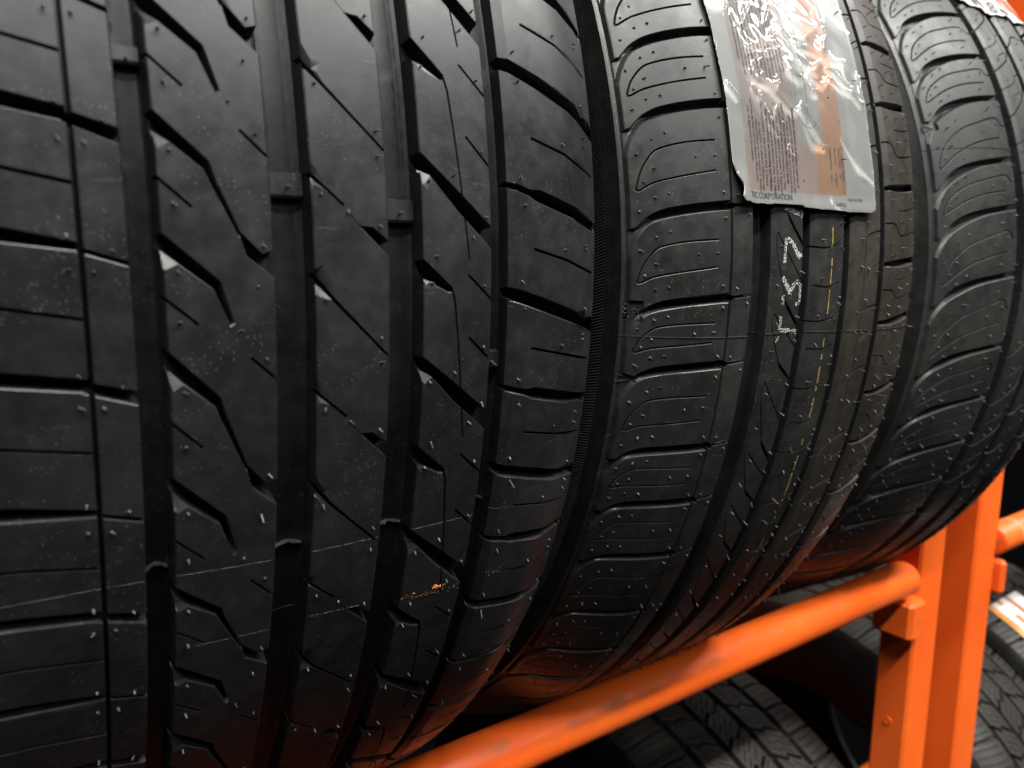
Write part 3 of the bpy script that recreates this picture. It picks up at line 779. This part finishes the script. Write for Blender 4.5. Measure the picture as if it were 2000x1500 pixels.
# ------------------------------------------------------------------ the paper label in clear film on tire 2
OUTL = [(263.2, 190), (263.4, 122), (264.4, 111.3), (264.5, 104), (264.7, 94.1), (265.2, 78.1), (265.3, 64.4), (265.5, 51), (267.4, 45.5), (269.6, 42.3), (269.2, 39.5), (267.9, 37.2), (269.0, 35.3), (275.3, 34.5), (292.3, 34.8), (309.5, 34.9), (311.0, 34.0), (328.5, 33.4), (350, 33.0), (361.5, 32.9), (365.0, 34.2), (366.2, 37.5), (366.2, 47), (365.4, 65.8), (366.3, 85), (364.4, 102), (364.0, 125), (364.6, 142), (364.6, 190)]
FOLDS = [[(283.5, 103.7), (291.9, 104.2), (302.5, 107.9), (304.7, 106.4), (301.3, 104.1), (295.5, 102.4)], [(290.1, 101.5), (288.4, 91.0)], [(284.1, 103.7), (286.7, 97.1), (282.4, 92.3), (282.7, 89.5), (295.2, 85.7), (300.3, 89.2)],
 [(295.2, 85.7), (303.2, 78.9), (307.9, 75.9), (314.2, 80.1), (315.4, 75.3), (321.0, 63.0)], [(308.7, 116.9), (313.4, 108.6), (319.8, 101.3)], [(303.1, 111.4), (309.5, 116.2)], [(308.5, 96.0), (318.3, 92.2), (322.7, 98.0), (323.8, 87.8), (326.9, 86.7)],
 [(318.2, 110.1), (333.2, 120.4), (337.3, 121.9)], [(340.5, 132.3), (343.1, 118.9), (337.5, 110.0), (334.3, 104.1), (325.4, 97.6)], [(338.0, 104.7), (352.5, 105.2), (354.3, 91.4), (344.6, 99.4), (337.9, 100.8)], [(324.0, 96.6), (332.7, 91.1), (338.9, 96.4), (345.1, 93.4), (352.8, 90.5)],
 [(281.7, 85.3), (289.0, 71.2), (297.4, 64.5)], [(286.0, 81.7), (290.9, 70.0)], [(295.2, 76.0), (298.1, 68.7)], [(322.1, 63.1), (329.3, 61.5), (314.2, 80.1)], [(265.6, 84.1), (269.9, 79.8), (271.4, 77.9)], [(291.4, 124.2), (282.0, 113.4)],
 [(354.3, 91.4), (361.3, 85.3)], [(361.3, 85.3), (362.0, 100.2)], [(318.2, 110.1), (319.8, 101.3), (330.9, 96.8)], [(337.3, 106.1), (328.7, 107.9), (319.1, 109.5)], [(342.6, 67.7), (352.9, 55.2), (357.4, 51.0)], [(331.0, 38.1), (337.9, 32.6)], [(302.1, 60.8), (307.1, 57.7)], [(352.9, 55.2), (366.0, 47.8)],
 [(270, 150), (276, 128), (273, 118)], [(310, 150), (316, 132), (318, 118)], [(300, 118), (306, 128), (304, 145)]]
fold_h = rng.uniform(.7, 1.3, len(FOLDS))
def seg_d(Q, pts):
    pts = np.array(pts, float); best = np.full(len(Q), 1e9)
    for a_, b_ in zip(pts[:-1], pts[1:]):
        ab = b_ - a_; tt = np.clip(((Q - a_) @ ab) / (ab @ ab), 0, 1); d = Q - a_ - tt[:, None] * ab
        best = np.minimum(best, np.sqrt((d * d).sum(1)))
    return best
ph_ = rng.uniform(0, 6.28, (16, 3)); fr_ = rng.normal(0, 1, (16, 2)) * np.r_[np.full(8, .10), np.full(8, .33)][:, None]; am_ = np.r_[np.full(8, .16), np.full(8, .035)]
def label_h(u, w, film=False):
    Q = np.c_[u, w]; h = np.full(len(Q), 1.5)
    # sag over the grooves and hollow at the lifted lower left corner
    for xa, xb in (G1, G2, G3): h -= .55 * np.exp(-((u - (xa + xb) / 2) / 4.5) ** 2)
    h += 2.0 * np.exp(-((u - 268) / 7) ** 2 - ((w - 38) / 8) ** 2) + .9 * np.exp(-((w - 33) / 4.5) ** 2)
    cen = np.exp(-((u - 315) / 36) ** 4) * np.clip((w - 50) / 18, .12, 1)
    for k in range(16): h += am_[k] * np.sin(Q @ fr_[k] + ph_[k, 0]) * ((.35 + 1.3 * cen) if film else .3)
    if not film: return h
    h += .55 + .35 * cen
    for f, fh in zip(FOLDS, fold_h):
        f = np.array(f); lo_ = f.min(0) - 4; hi_ = f.max(0) + 4
        k = ((Q > lo_) & (Q < hi_)).all(1)
        if k.any():
            d = seg_d(Q[k], f); h[k] += fh * np.exp(-(d / .55) ** 1.3) + .5 * fh * np.exp(-(d / 2.2) ** 1.5)
    return h
OP = np.array(OUTL)
def inside(Q): return sdist(Q, OP) < 0
dxy = .5
gx = np.arange(262, 368, dxy); gs = np.arange(32, 185, dxy)
GX, GS = np.meshgrid(gx, gs); Qg = np.c_[GX.ravel(), GS.ravel()]
sd = sdist(Qg, OP)
# snap the rim of the sheet to the outline
eps = .05; gxd = (sdist(Qg + [eps, 0], OP) - sd) / eps; gsd = (sdist(Qg + [0, eps], OP) - sd) / eps
snap = (sd > 0) & (sd < dxy * 1.5); Qg[snap] -= (sd[snap, None]) * np.c_[gxd, gsd][snap]
okv = (sd < dxy * 1.5).reshape(GX.shape)
m = len(gx); i, j = np.meshgrid(np.arange(len(gs) - 1), np.arange(m - 1), indexing='ij')
use = okv[i, j] & okv[i + 1, j] & okv[i, j + 1] & okv[i + 1, j + 1]
b0 = (i * m + j)[use]; Fq = np.stack([b0, b0 + 1, b0 + m + 1, b0 + m], 1)
uq, inv = np.unique(Fq, return_inverse=True)
def label_mat():
    m_, nt, b = new_mat('label_print')
    uv = N(nt, "ShaderNodeUVMap", uv_map='UVMap'); sx = N(nt, "ShaderNodeSeparateXYZ"); nt.links.new(uv.outputs[0], sx.inputs[0])
    U, W = sx.outputs[0], sx.outputs[1]
    tc = N(nt, "ShaderNodeTexCoord"); nz = noise(nt, tc.outputs['Object'], 60, 4); nf = noise(nt, tc.outputs['Object'], 900, 2)
    step = lambda s_, a_, w_=.0004: ramp(nt, s_, a_ - w_, a_ + w_)
    AND = lambda *k: k[0] if len(k) == 1 else mathn(nt, 'MULTIPLY', k[0], AND(*k[1:]))
    white = mixc(nt, nz, (.44, .445, .425), (.50, .505, .48))
    txt = mixc(nt, ramp(nt, W, .048, .075), mixc(nt, nz, (.46, .36, .325), (.50, .395, .35)), mixc(nt, nz, (.38, .335, .30), (.43, .38, .34)))
    peach = mixc(nt, ramp(nt, W, .045, .105), (.52, .31, .19), (.55, .36, .27))
    grey = mixc(nt, nz, (.36, .37, .35), (.45, .46, .43))
    c = mixc(nt, step(U, .3225), txt, peach)
    fig = AND(step(U, .3105), ramp(nt, U, .3275, .3285, 1, 0), ramp(nt, W, .062, .066))
    c = mixc(nt, fig, c, grey)
    inside_ = AND(step(U, .2733), ramp(nt, U, .3436, .3442, 1, 0), step(W, .0403))
    c = mixc(nt, inside_, white, c)
    nt.links.new(c, b.inputs['Base Color'])
    b.inputs['Roughness'].default_value = .42
    b.inputs['Coat Weight'].default_value = .3; b.inputs['Coat Roughness'].default_value = .2
    bp = N(nt, "ShaderNodeBump"); bp.inputs['Strength'].default_value = .12; bp.inputs['Distance'].default_value = .0004
    nt.links.new(noise(nt, tc.outputs['Object'], 260, 3), bp.inputs['Height']); nt.links.new(bp.outputs[0], b.inputs['Coat Normal'])
    return m_
M['label'] = label_mat()
lab_base = T2.base + T2.pos(315, 33.0, 2.0)
LB = thing('tire_label', lab_base.tolist(), 'white and peach printed label in wrinkled clear film stuck on the middle tire', 'label')
hv = label_h(Qg[uq, 0], Qg[uq, 1])
Pl = T2.pos(Qg[uq, 0], Qg[uq, 1], hv) + T2.base - lab_base
sheet = mesh_obj('printed_sheet', Pl, inv.reshape(Fq.shape), M['label'], LB, 60, uv=Qg[uq] / 1000)
sol = sheet.modifiers.new('thickness', 'SOLIDIFY'); sol.thickness = .0003; sol.offset = -1
def film_mat():
    m_ = bpy.data.materials.new('clear_film'); m_.use_nodes = True; nt = m_.node_tree; nt.nodes.clear()
    out = N(nt, "ShaderNodeOutputMaterial"); tr = N(nt, "ShaderNodeBsdfTransparent"); gl = N(nt, "ShaderNodeBsdfGlossy"); df = N(nt, "ShaderNodeBsdfDiffuse")
    gl.inputs['Roughness'].default_value = .05; gl.inputs['Color'].default_value = (1, 1, 1, 1); df.inputs['Color'].default_value = (.8, .8, .78, 1)
    tc = N(nt, "ShaderNodeTexCoord"); bp = N(nt, "ShaderNodeBump"); bp.inputs['Strength'].default_value = .05; bp.inputs['Distance'].default_value = .0004
    nt.links.new(noise(nt, tc.outputs['Object'], 300, 2), bp.inputs['Height']); nt.links.new(bp.outputs[0], gl.inputs['Normal'])
    fr = N(nt, "ShaderNodeFresnel"); fr.inputs['IOR'].default_value = 1.65
    m1 = N(nt, "ShaderNodeMixShader"); m1.inputs[0].default_value = .03; nt.links.new(tr.outputs[0], m1.inputs[1]); nt.links.new(df.outputs[0], m1.inputs[2])
    m2 = N(nt, "ShaderNodeMixShader"); nt.links.new(mathn(nt, 'MULTIPLY', fr.outputs[0], .8), m2.inputs[0]); nt.links.new(m1.outputs[0], m2.inputs[1]); nt.links.new(gl.outputs[0], m2.inputs[2])
    nt.links.new(m2.outputs[0], out.inputs[0]); return m_
M['film'] = film_mat()
hf_ = label_h(Qg[uq, 0], Qg[uq, 1], True)
mesh_obj('clear_film', T2.pos(Qg[uq, 0], Qg[uq, 1], hf_) + T2.base - lab_base, inv.reshape(Fq.shape), M['film'], LB, 60)
class _Sh:                                   # maps label-plane coordinates to the label's local space
    o = sheet
    @staticmethod
    def pos(u, w, h): return T2.pos(u, w, h) + T2.base - lab_base
lift = lambda u, w: label_h(np.asarray(u), np.asarray(w)) + .10
def ltext(txt, x, sv, size, ang, **kw):
    return put_text(_Sh, txt, x, sv, size, ang, lift, M['ink'], 'print_line', **kw)
ltext('TIC CORPORATION', 274.0, 36.6, 3.9, 0, bold=.05, sx=.82)
ltext('17366690UA', 331.6, 35.0, 3.0, 0, sx=.66)
ltext('MADE IN KOREA', 344.8, 38.0, 2.0, 0, sx=.72)
LINES = ['WARNING: Maximum air pressure rated tire of', 'replacement only with tires of the same size.', 'Refer to placard, do not overload tires.', 'DEATH OR SERIOUS INJURY MAY RESULT FROM:',
 'EXPLOSION of rim and surrounding rim. Only', 'when tire is seated in outside. 2. Explosion', 'only trained persons mount tires per USTMA', 'should mount and demount tires. See RMA',
 'TIRE MOUNTING see mounting and inflation', 'INSTRUCTIONS 1. Rim and tire bead. 2. Secure', 'on machine or place in inflation cage.', '40psi(275kpa) to rest beads. 3. Always', 'match rim diameter with tire diameter. Mount then', 'only on approved rim widths.']
for k, ln in enumerate(LINES):
    x = 307.2 - k * 2.32
    V_, F_ = text_mesh(ln, 1.75); ln_len = V_[:, 0].max()
    ltext(ln, x, 44.3 + min(ln_len, 36) if k < 13 else 77, 2.05, -90, sx=min(1, 31 / ln_len), bold=.06 if k in (0, 3, 8) else .025)
UP = ['www.safercar.gov/tires/pages', 'this tire can also be found at above web site', 'by entering the tire brand on the web site', 'NOTE: consumers guide is found on the internet', 'information on tires. This tire is graded and', 'consumers should be aware of the ratings for',
 'treadwear, traction and temperature as below', 'these grades are a comparative rating based on', 'tests under controlled conditions on a course', 'UNIFORM TIRE QUALITY GRADING standards', 'TIRE CAUTIONS: inflation pressure is to be', 'checked monthly when the tires are cold, and', 'is a must. For proper maintenance see guide']
for k, ln in enumerate(UP):
    x = 276.4 + k * 2.45
    ltext(ln, x, 121 + 6 * math.sin(k * 1.7) if k < 2 else 132 - (k % 3) * 1.5, 2.05, -90, bold=.06 if k in (3, 9) else .025)
    if k > 2: ltext(UP[(k + 5) % 13], x, 178, 2.05, -90, bold=.025)
put = [('TREADWEAR      440', 338.7, 1.75), ('TRACTION        AA/A B C', 335.6, 1.75), ('TEMPERATURE    A B C', 332.0, 1.75)]
for s_, x, z_ in put: ltext(s_, x, 63.0, 2.0, -90, sx=.82)
ltext('U.T.Q.G. GRADE', 341.4, 59.6, 1.7, -90)
for p in ([(340.9, 63.4), (343.1, 63.4)], [(343.1, 63.4), (343.1, 42.0)], [(343.1, 42.0), (340.9, 42.0)], [(340.9, 42.0), (340.9, 63.4)]):
    a_, b_ = np.array(p); n = 24; tt = np.linspace(0, 1, n)[:, None]; L_ = a_ + (b_ - a_) * tt; d = (b_ - a_) / np.linalg.norm(b_ - a_); nn = np.array([-d[1], d[0]]) * .10
    A1, B1 = L_ + nn, L_ - nn; Q_ = np.r_[A1, B1]
    mesh_obj('print_frame', _Sh.pos(Q_[:, 0], Q_[:, 1], lift(Q_[:, 0], Q_[:, 1])), np.array([(k, n + k, n + k + 1, k + 1) for k in range(n - 1)]), M['ink'], sheet)
# outline of the tyre drawing in the middle of the label
for p in ([(312.5, 76), (316, 72), (322, 71), (327, 76)], [(313, 96), (318, 95), (326, 98)], [(312, 118), (319, 114), (327, 112)], [(311.4, 150), (312.4, 110), (312.2, 80)], [(320, 150), (320.6, 112), (320, 84), (318, 72)]):
    L_ = smooth_pts(p, 10); d = np.gradient(L_, axis=0); d /= np.linalg.norm(d, axis=1)[:, None]; nn = np.c_[-d[:, 1], d[:, 0]] * .09; n = len(L_); Q_ = np.r_[L_ + nn, L_ - nn]
    mesh_obj('print_drawing', _Sh.pos(Q_[:, 0], Q_[:, 1], lift(Q_[:, 0], Q_[:, 1])), np.array([(k, n + k, n + k + 1, k + 1) for k in range(n - 1)]), M['ink'], sheet)

# ================================================================== tire 3 (right, beside the post)
T3 = Tire('tire', .5472, -.0156, R3, 479, 662, -330, 250, 'right-hand tire with leaf-shaped shoulder blocks, between the labelled tire and the orange post')
t = T3; lo, hi = t.s0, t.s1
H1, H2, H3 = (557.2, 571.2), (594.5, 603.5), (624.5, 632.5)
t.feats += ring_groove(*H1, lo - 1, hi + 1, 7.2, .7, .3, .25, chb=(2.6, 1.4))
t.feats += ring_groove(*H2, lo - 1, hi + 1, 7.2, .7, .3, .25, chb=(2.6, 1.4))
t.feats += ring_groove(*H3, lo - 1, hi + 1, 7.2, .7, .3, .25, chb=(2.6, 1.4))
t.feats.append(sipe([(589.6, lo - 1), (589.6, hi + 1)], .28, 1.5))
t.feats.append(Feat([(480.6, lo - 1), (485.4, lo - 1), (485.4, hi + 1), (480.6, hi + 1)], 2.2, .5, .5, .25))
an, pre = anchors([228, 193, 157.6, 125.8, 82.2, 50, 5.2, -43.5, -81, -116, -150], 37, lo - 40, hi + 40)
divS, divA, divB, divE = [], [], [], []; nub3 = []
for i, a in enumerate(an[:-1]):
    L = a - an[i + 1]
    v = lambda P: [(x, a - q * L) for x, q in P]
    g = lambda P: [(x, a + q) for x, q in P]
    upb = smooth_pts(g([(558, 1.8), (529.6, -1.4), (509.2, -5.1), (497.3, -10.2), (491, -16.5), (487.0, -21)]), 3)
    lob = smooth_pts(g([(558, -2.0), (528.5, -5.6), (512.7, -9.6), (500.3, -15.2), (493.4, -20.0), (488.2, -27), (485.6, -34)]), 3)
    t.feats.append(Feat(np.r_[upb, [(484.6, a - 22), (484.6, a - 34)], lob[::-1]], 5.5, .8, .35, .3, tilt=lambda Q: np.clip((Q[:, 0] - 485) / 18, .3, 1) * 5.5))
    divS.append(g([(478, -25), (487, -24), (492, -18.6), (498.6, -13.2), (511, -7.4), (529, -3.4), (558, 0)]))
    J = smooth_pts(v([(558.2, .47), (552, .475), (546.4, .36), (526.6, .46), (510.5, .57), (499.1, .75), (493.6, .90), (490.1, 1.1), (490.6, 1.17), (498.8, 1.03), (509.4, .88), (525.5, .76), (546.2, .68)]), 3)
    t.feats.append(sipe(J, .42, 3.5, .15, .1))
    nub3 += v([(538.6, .25), (555.9, .13), (507.9, .42), (499.7, .54), (489.8, .85), (499.4, .83), (494.2, 1.01), (500, 1.15), (507.8, 1.03), (531.3, .58), (545.8, .46), (538.4, .86), (556, .86), (489.9, 1.42)])
    arc = smooth_pts(v([(571, .28), (581.9, .10), (589.5, -.05), (594.8, -.28)]), 3)
    t.feats.append(sipe(arc, .6, 4)); divA.append(arc.tolist())
    t.feats.append(sipe(smooth_pts(v([(570.6, .74), (583.6, .60), (589.4, .46)]), 3), .4, 3.5))
    nub3 += v([(578, .0), (579, .5), (592, .35), (583, .86)])
    arc = smooth_pts(v([(603, .60), (610, .36), (616, .32), (625, .42)]), 3)
    t.feats.append(sipe(arc, .6, 4)); divB.append(arc.tolist()); nub3 += v([(608, .1), (614, .5), (620, .75), (609, .9)])
    arc = v([(632, .2), (645, .1), (662.5, .0)])
    t.feats.append(Feat(stroke_poly(arc, [1.2, 1.9, 1.7]), 5, .7, .3, .25)); divE.append(arc)
    t.feats.append(sipe(v([(640, .62), (662, .5)]), .4, 3)); nub3 += v([(636, .4), (648, .3), (656, .7), (642, .85)])
t.ribs += [dict(name='shoulder_block', x0=478.9, x1=H1[0], div=divS), dict(name='tread_rib', x0=H1[1], x1=H2[0], div=divA),
           dict(name='tread_rib', x0=H2[1], x1=H3[0], div=divB), dict(name='shoulder_block', x0=H3[1], x1=662.1, div=divE)]
t.feats.append(Feat([(481.4, 107), (493, 107.5), (494, 101), (481.4, 98)], 1.6, .25))
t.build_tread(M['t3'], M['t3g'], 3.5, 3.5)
t.nubs(okn(t, nub3), M['nub'], .7, 1.7, .40, .5)
for a_, b_ in (((484, 104.6), (484, 100.6)), ((484, 100.6), (491, 102.6)), ((491, 102.6), (484, 104.6))):
    t.ribbon('moulded_mark', [a_, b_], .35, .5, M['t3'], .3, 0, base=-1.6)
t.ribbon('mould_seam', [(479, 88), (557, 88.6), (590, 88)], .2, .3, M['t3'], .6, .3)
t.finish([(459.5, 272), (455, 252), (458, 230), (468, 214), (476, 206)],
         [(662, 318.4), (669, 306), (674, 280), (676, 258), (672, 235), (660, 206)], M['side'],
         lserr=[(471.8, 288), (467.6, 282), (464.4, 277.6), (459.5, 272)], lsmooth=[(479, 301.4), (478.2, 299.4), (475.8, 294.4), (472.6, 289.6), (471.8, 288)])
# its red and white label with black lettering
def label3_mat():
    m_, nt, b = new_mat('red_white_label')
    uv = N(nt, "ShaderNodeUVMap", uv_map='UVMap'); sx = N(nt, "ShaderNodeSeparateXYZ"); nt.links.new(uv.outputs[0], sx.inputs[0])
    tc = N(nt, "ShaderNodeTexCoord"); nz = noise(nt, tc.outputs['Object'], 80, 3)
    slant = mathn(nt, 'ADD', sx.outputs[0], mathn(nt, 'MULTIPLY', sx.outputs[1], .8))
    c = mixc(nt, ramp(nt, slant, .7968, .7976), mixc(nt, nz, (.70, .70, .66), (.78, .78, .74)), mixc(nt, nz, (.66, .05, .02), (.74, .07, .03)))
    c = mixc(nt, ramp(nt, slant, .8160, .8168), c, (.74, .72, .68))
    nt.links.new(c, b.inputs['Base Color']); b.inputs['Roughness'].default_value = .35; b.inputs['Coat Weight'].default_value = .8; b.inputs['Coat Roughness'].default_value = .1
    return m_
M['label3'] = label3_mat()
def lab3_h(u, w):
    u = np.asarray(u, float); w = np.asarray(w, float)
    h = np.full(u.shape, 1.0)
    for xa, xb in (H1, H2, H3): h -= .7 * np.exp(-((u - (xa + xb) / 2) / 4.0) ** 2)
    return h + .25 * np.sin(u * .31 + w * .12) + .18 * np.sin(u * .17 - w * .4 + 1) + .9 * np.exp(-((w - edge3(u)) / 3.0) ** 2)
edge3 = lambda u: np.interp(u, [570, 580, 591, 593, 604, 626, 628, 650], [208.5, 205.5, 204.5, 199.5, 200.4, 200.2, 196.5, 196]) + .5 * np.sin(np.asarray(u) * .55)
xs = np.arange(570, 650.1, 1.0); k_ = np.linspace(0, 1, 50)
U_, K_ = np.meshgrid(xs, k_); W_ = edge3(U_) + K_ * (246 - edge3(U_))
l3b = T3.base + T3.pos(610, 202, 1.0)
L3 = thing('tire_label', l3b.tolist(), 'red and white label with bold black letters on the right-hand tire', 'label')
P_ = T3.pos(U_.ravel(), W_.ravel(), lab3_h(U_.ravel(), W_.ravel())) + T3.base - l3b
m = len(xs); i, j = np.meshgrid(np.arange(49), np.arange(m - 1), indexing='ij'); b0 = (i * m + j).ravel()
sh3 = mesh_obj('printed_sheet', P_, np.stack([b0, b0 + 1, b0 + m + 1, b0 + m], 1), M['label3'], L3, 60, uv=np.c_[U_.ravel(), W_.ravel()] / 1000)
sol = sh3.modifiers.new('thickness', 'SOLIDIFY'); sol.thickness = .0003; sol.offset = -1
class _S3:
    o = sh3
    @staticmethod
    def pos(u, w, h): return T3.pos(u, w, h) + T3.base - l3b
for ch_, x, sv in (('N', 586, 206.5), ('8', 604, 202.5), ('P', 619, 198.5)):
    put_text(_S3, ch_, x, sv, 16.0, 0, lambda u, w: lab3_h(u, w) + .35, M['ink'], 'print_letter', bold=.45, sx=1.25)

# ================================================================== orange racks
yr, zr, rr = .336, Z0 - .282, .0150
LOWZ = -.743
def rack(x_rail0, x_rail1, posts, label, base):
    o = thing('tire_rack', base, label, 'rack', 'orange steel tire racks')
    for dz in (0, LOWZ):
        for y in (yr, 2 * .5426 - yr):
            tube('rail', (x_rail0, y, zr + dz), (x_rail1, y, zr + dz), rr, M['orange'], o, base)
    for x0, x1, side in posts:
        for y0, y1 in ((.3307, .363), (.722, .7543)):
            box('post', (x0, x1, y0, y1, 0.02, 2.35), M['orange_post'], o, base, .0022)
            box('foot_plate', (x0 - .02, x1 + .02, y0 - .02, y1 + .02, 0.012, 0.0195), M['orange'], o, base, .001)
        for dz in (0, LOWZ):
            bx0, bx1 = (x0 - .026, x0 - .0006) if side < 0 else (x1 + .0006, x1 + .009)
            b = box('bracket', (bx0, bx1, .3215, .3585, zr - .0545 + dz, zr - .0185 + dz), M['orange'], o, base, .0035)
            box('bracket_lip', (bx0 + (.012 if side < 0 else 0), bx1, .3585, .3640, zr - .040 + dz, zr - .004 + dz), M['orange'], b, base, .001)
    return o
RK = rack(-.55, .6660, [(.680, .722, -1)], 'orange steel tire rack whose tube rail carries the three upper tires', [.70, .5426, 0.0])
r_ = RK
RK2 = rack(.8281, 1.9, [(.7836, .8275, 1)], 'second orange rack standing close behind the first post at the right edge', [.81, .5426, 0.0])
# bolt heads on the post side and a worn band on the second rail
def disc(name, c, nrm_axis, r, h, mat, parent, base):
    d = np.zeros(3); d[nrm_axis] = h; return tube(name, np.array(c), np.array(c) + d, r, mat, parent, base, 16)
disc('bolt', (.6800, .347, zr - .150), 0, .0032, -.0012, M['orange'], RK, [.70, .5426, 0.0])
tube('worn_band', (.862, yr, zr), (.872, yr, zr), rr + .0005, M['tape'], RK2, [.81, .5426, 0.0])

# ================================================================== tires on the lower shelf
def Rlow(xc, k):
    def f(x):
        w = np.abs(np.asarray(x, float) - xc) / k; return 322 - 1.0 * (w / 50) ** 2 - (mx(w - 70, 0) / 38) ** 2 * 12
    return f
def lower_tire(xc, hw, label, zc=LOWZ - .012):
    k = hw / 108.0
    t = Tire('tire', .5426, zc, Rlow(xc, k), xc - hw, xc + hw, 60, 480, label)
    lo, hi = t.s0, t.s1; gs_ = [(a_ * k, b_ * k) for a_, b_ in ((-62, -54), (-24, -16), (16, 24), (54, 62))]
    for a_, b_ in gs_: t.feats += ring_groove(xc + a_, xc + b_, lo - 1, hi + 1, 7, 1.5, .4, .3)
    cols = [(a_ * k, b_ * k) for a_, b_ in ((-108, -62), (-54, -24), (-16, 16), (24, 54), (62, 108))]
    for c, (a_, b_) in enumerate(cols):
        div = []; s_ = lo - 40 + c * 9
        while s_ < hi + 40:
            sg = -1 if c % 2 else 1
            if c in (0, 4): pth = [(xc + a_ - .5, s_ + (6 if c == 0 else 0)), (xc + (a_ + b_) / 2, s_ + 2), (xc + b_ + .5, s_ + (0 if c == 0 else 6))]
            else: pth = [(xc + a_ - .5, s_), (xc + a_ * .6 + b_ * .4, s_ + 9 * sg), (xc + a_ * .5 + b_ * .5, s_ + 5 * sg), (xc + b_ + .5, s_ + 16 * sg)]
            t.feats.append(Feat(stroke_poly(pth, 2.0), 6.5, .8, .4, .3)); div.append(pth)
            for q in (8.2, 16.5, 24.8):
                t.feats.append(sipe([(x + (0 if k_ else 4), y + q) for k_, (x, y) in enumerate(pth[:-1])] + [(pth[-1][0] - 4, pth[-1][1] + q)], .5, 4))
            s_ += 33
        t.ribs.append(dict(name='shoulder_block' if c in (0, 4) else 'tread_block', x0=xc + a_ - .1, x1=xc + b_ + .1, div=div[::-1]))
    t.build_tread(M['low'], M['low'], 5, 5)
    side = lambda c: [(xc + c * (hw + d), r) for d, r in ((0, 309), (4, 300), (9, 276), (8.5, 250), (0, 222), (-8, 206))]
    t.finish(side(-1), side(1), M['side'])
    return t
LT1 = lower_tire(566, 103, 'brownish-grey tire on the lower shelf, seen below the orange rail')
LT2 = lower_tire(928, 88, 'brownish-grey tire on the lower shelf, just beyond the orange posts')
LT3 = lower_tire(1150, 102, 'tire with a white and brown label on the lower shelf at the right edge')
M['label_low'] = None
def low_label_mat():
    m_, nt, b = new_mat('white_brown_label')
    uv = N(nt, "ShaderNodeUVMap", uv_map='UVMap'); sx = N(nt, "ShaderNodeSeparateXYZ"); nt.links.new(uv.outputs[0], sx.inputs[0])
    U = sx.outputs[0]
    band = lambda a_, b_: mathn(nt, 'MULTIPLY', ramp(nt, U, a_, a_ + .001), ramp(nt, U, b_, b_ + .001, 1, 0))
    c = mixc(nt, band(1.069, 1.079), (.72, .70, .68), (.55, .22, .03)); c = mixc(nt, band(1.112, 1.122), c, (.42, .14, .02))
    blob = mathn(nt, 'MULTIPLY', band(1.092, 1.100), ramp(nt, mathn(nt, 'SINE', mathn(nt, 'MULTIPLY', sx.outputs[1], 190.0)), .2, .4))
    c = mixc(nt, blob, c, (.55, .18, .02))
    nt.links.new(c, b.inputs['Base Color']); b.inputs['Roughness'].default_value = .4; return m_
M['label_low'] = low_label_mat()
t = LT3
xs = np.arange(1070, 1150, 2.0); k_ = np.linspace(150, 406, 70); U_, W_ = np.meshgrid(xs, k_)
lb = t.base + t.pos(1110, 150, 1.0); L4 = thing('tire_label', lb.tolist(), 'white label with brown stripes on the lower tire at the right edge', 'label')
P_ = t.pos(U_.ravel(), W_.ravel(), 1.0 + .3 * np.sin(U_.ravel() * .2)) + t.base - lb
m = len(xs); i, j = np.meshgrid(np.arange(len(k_) - 1), np.arange(m - 1), indexing='ij'); b0 = (i * m + j).ravel()
s4 = mesh_obj('printed_sheet', P_, np.stack([b0, b0 + 1, b0 + m + 1, b0 + m], 1), M['label_low'], L4, 60, uv=np.c_[U_.ravel(), W_.ravel()] / 1000)
sol = s4.modifiers.new('thickness', 'SOLIDIFY'); sol.thickness = .0003; sol.offset = -1
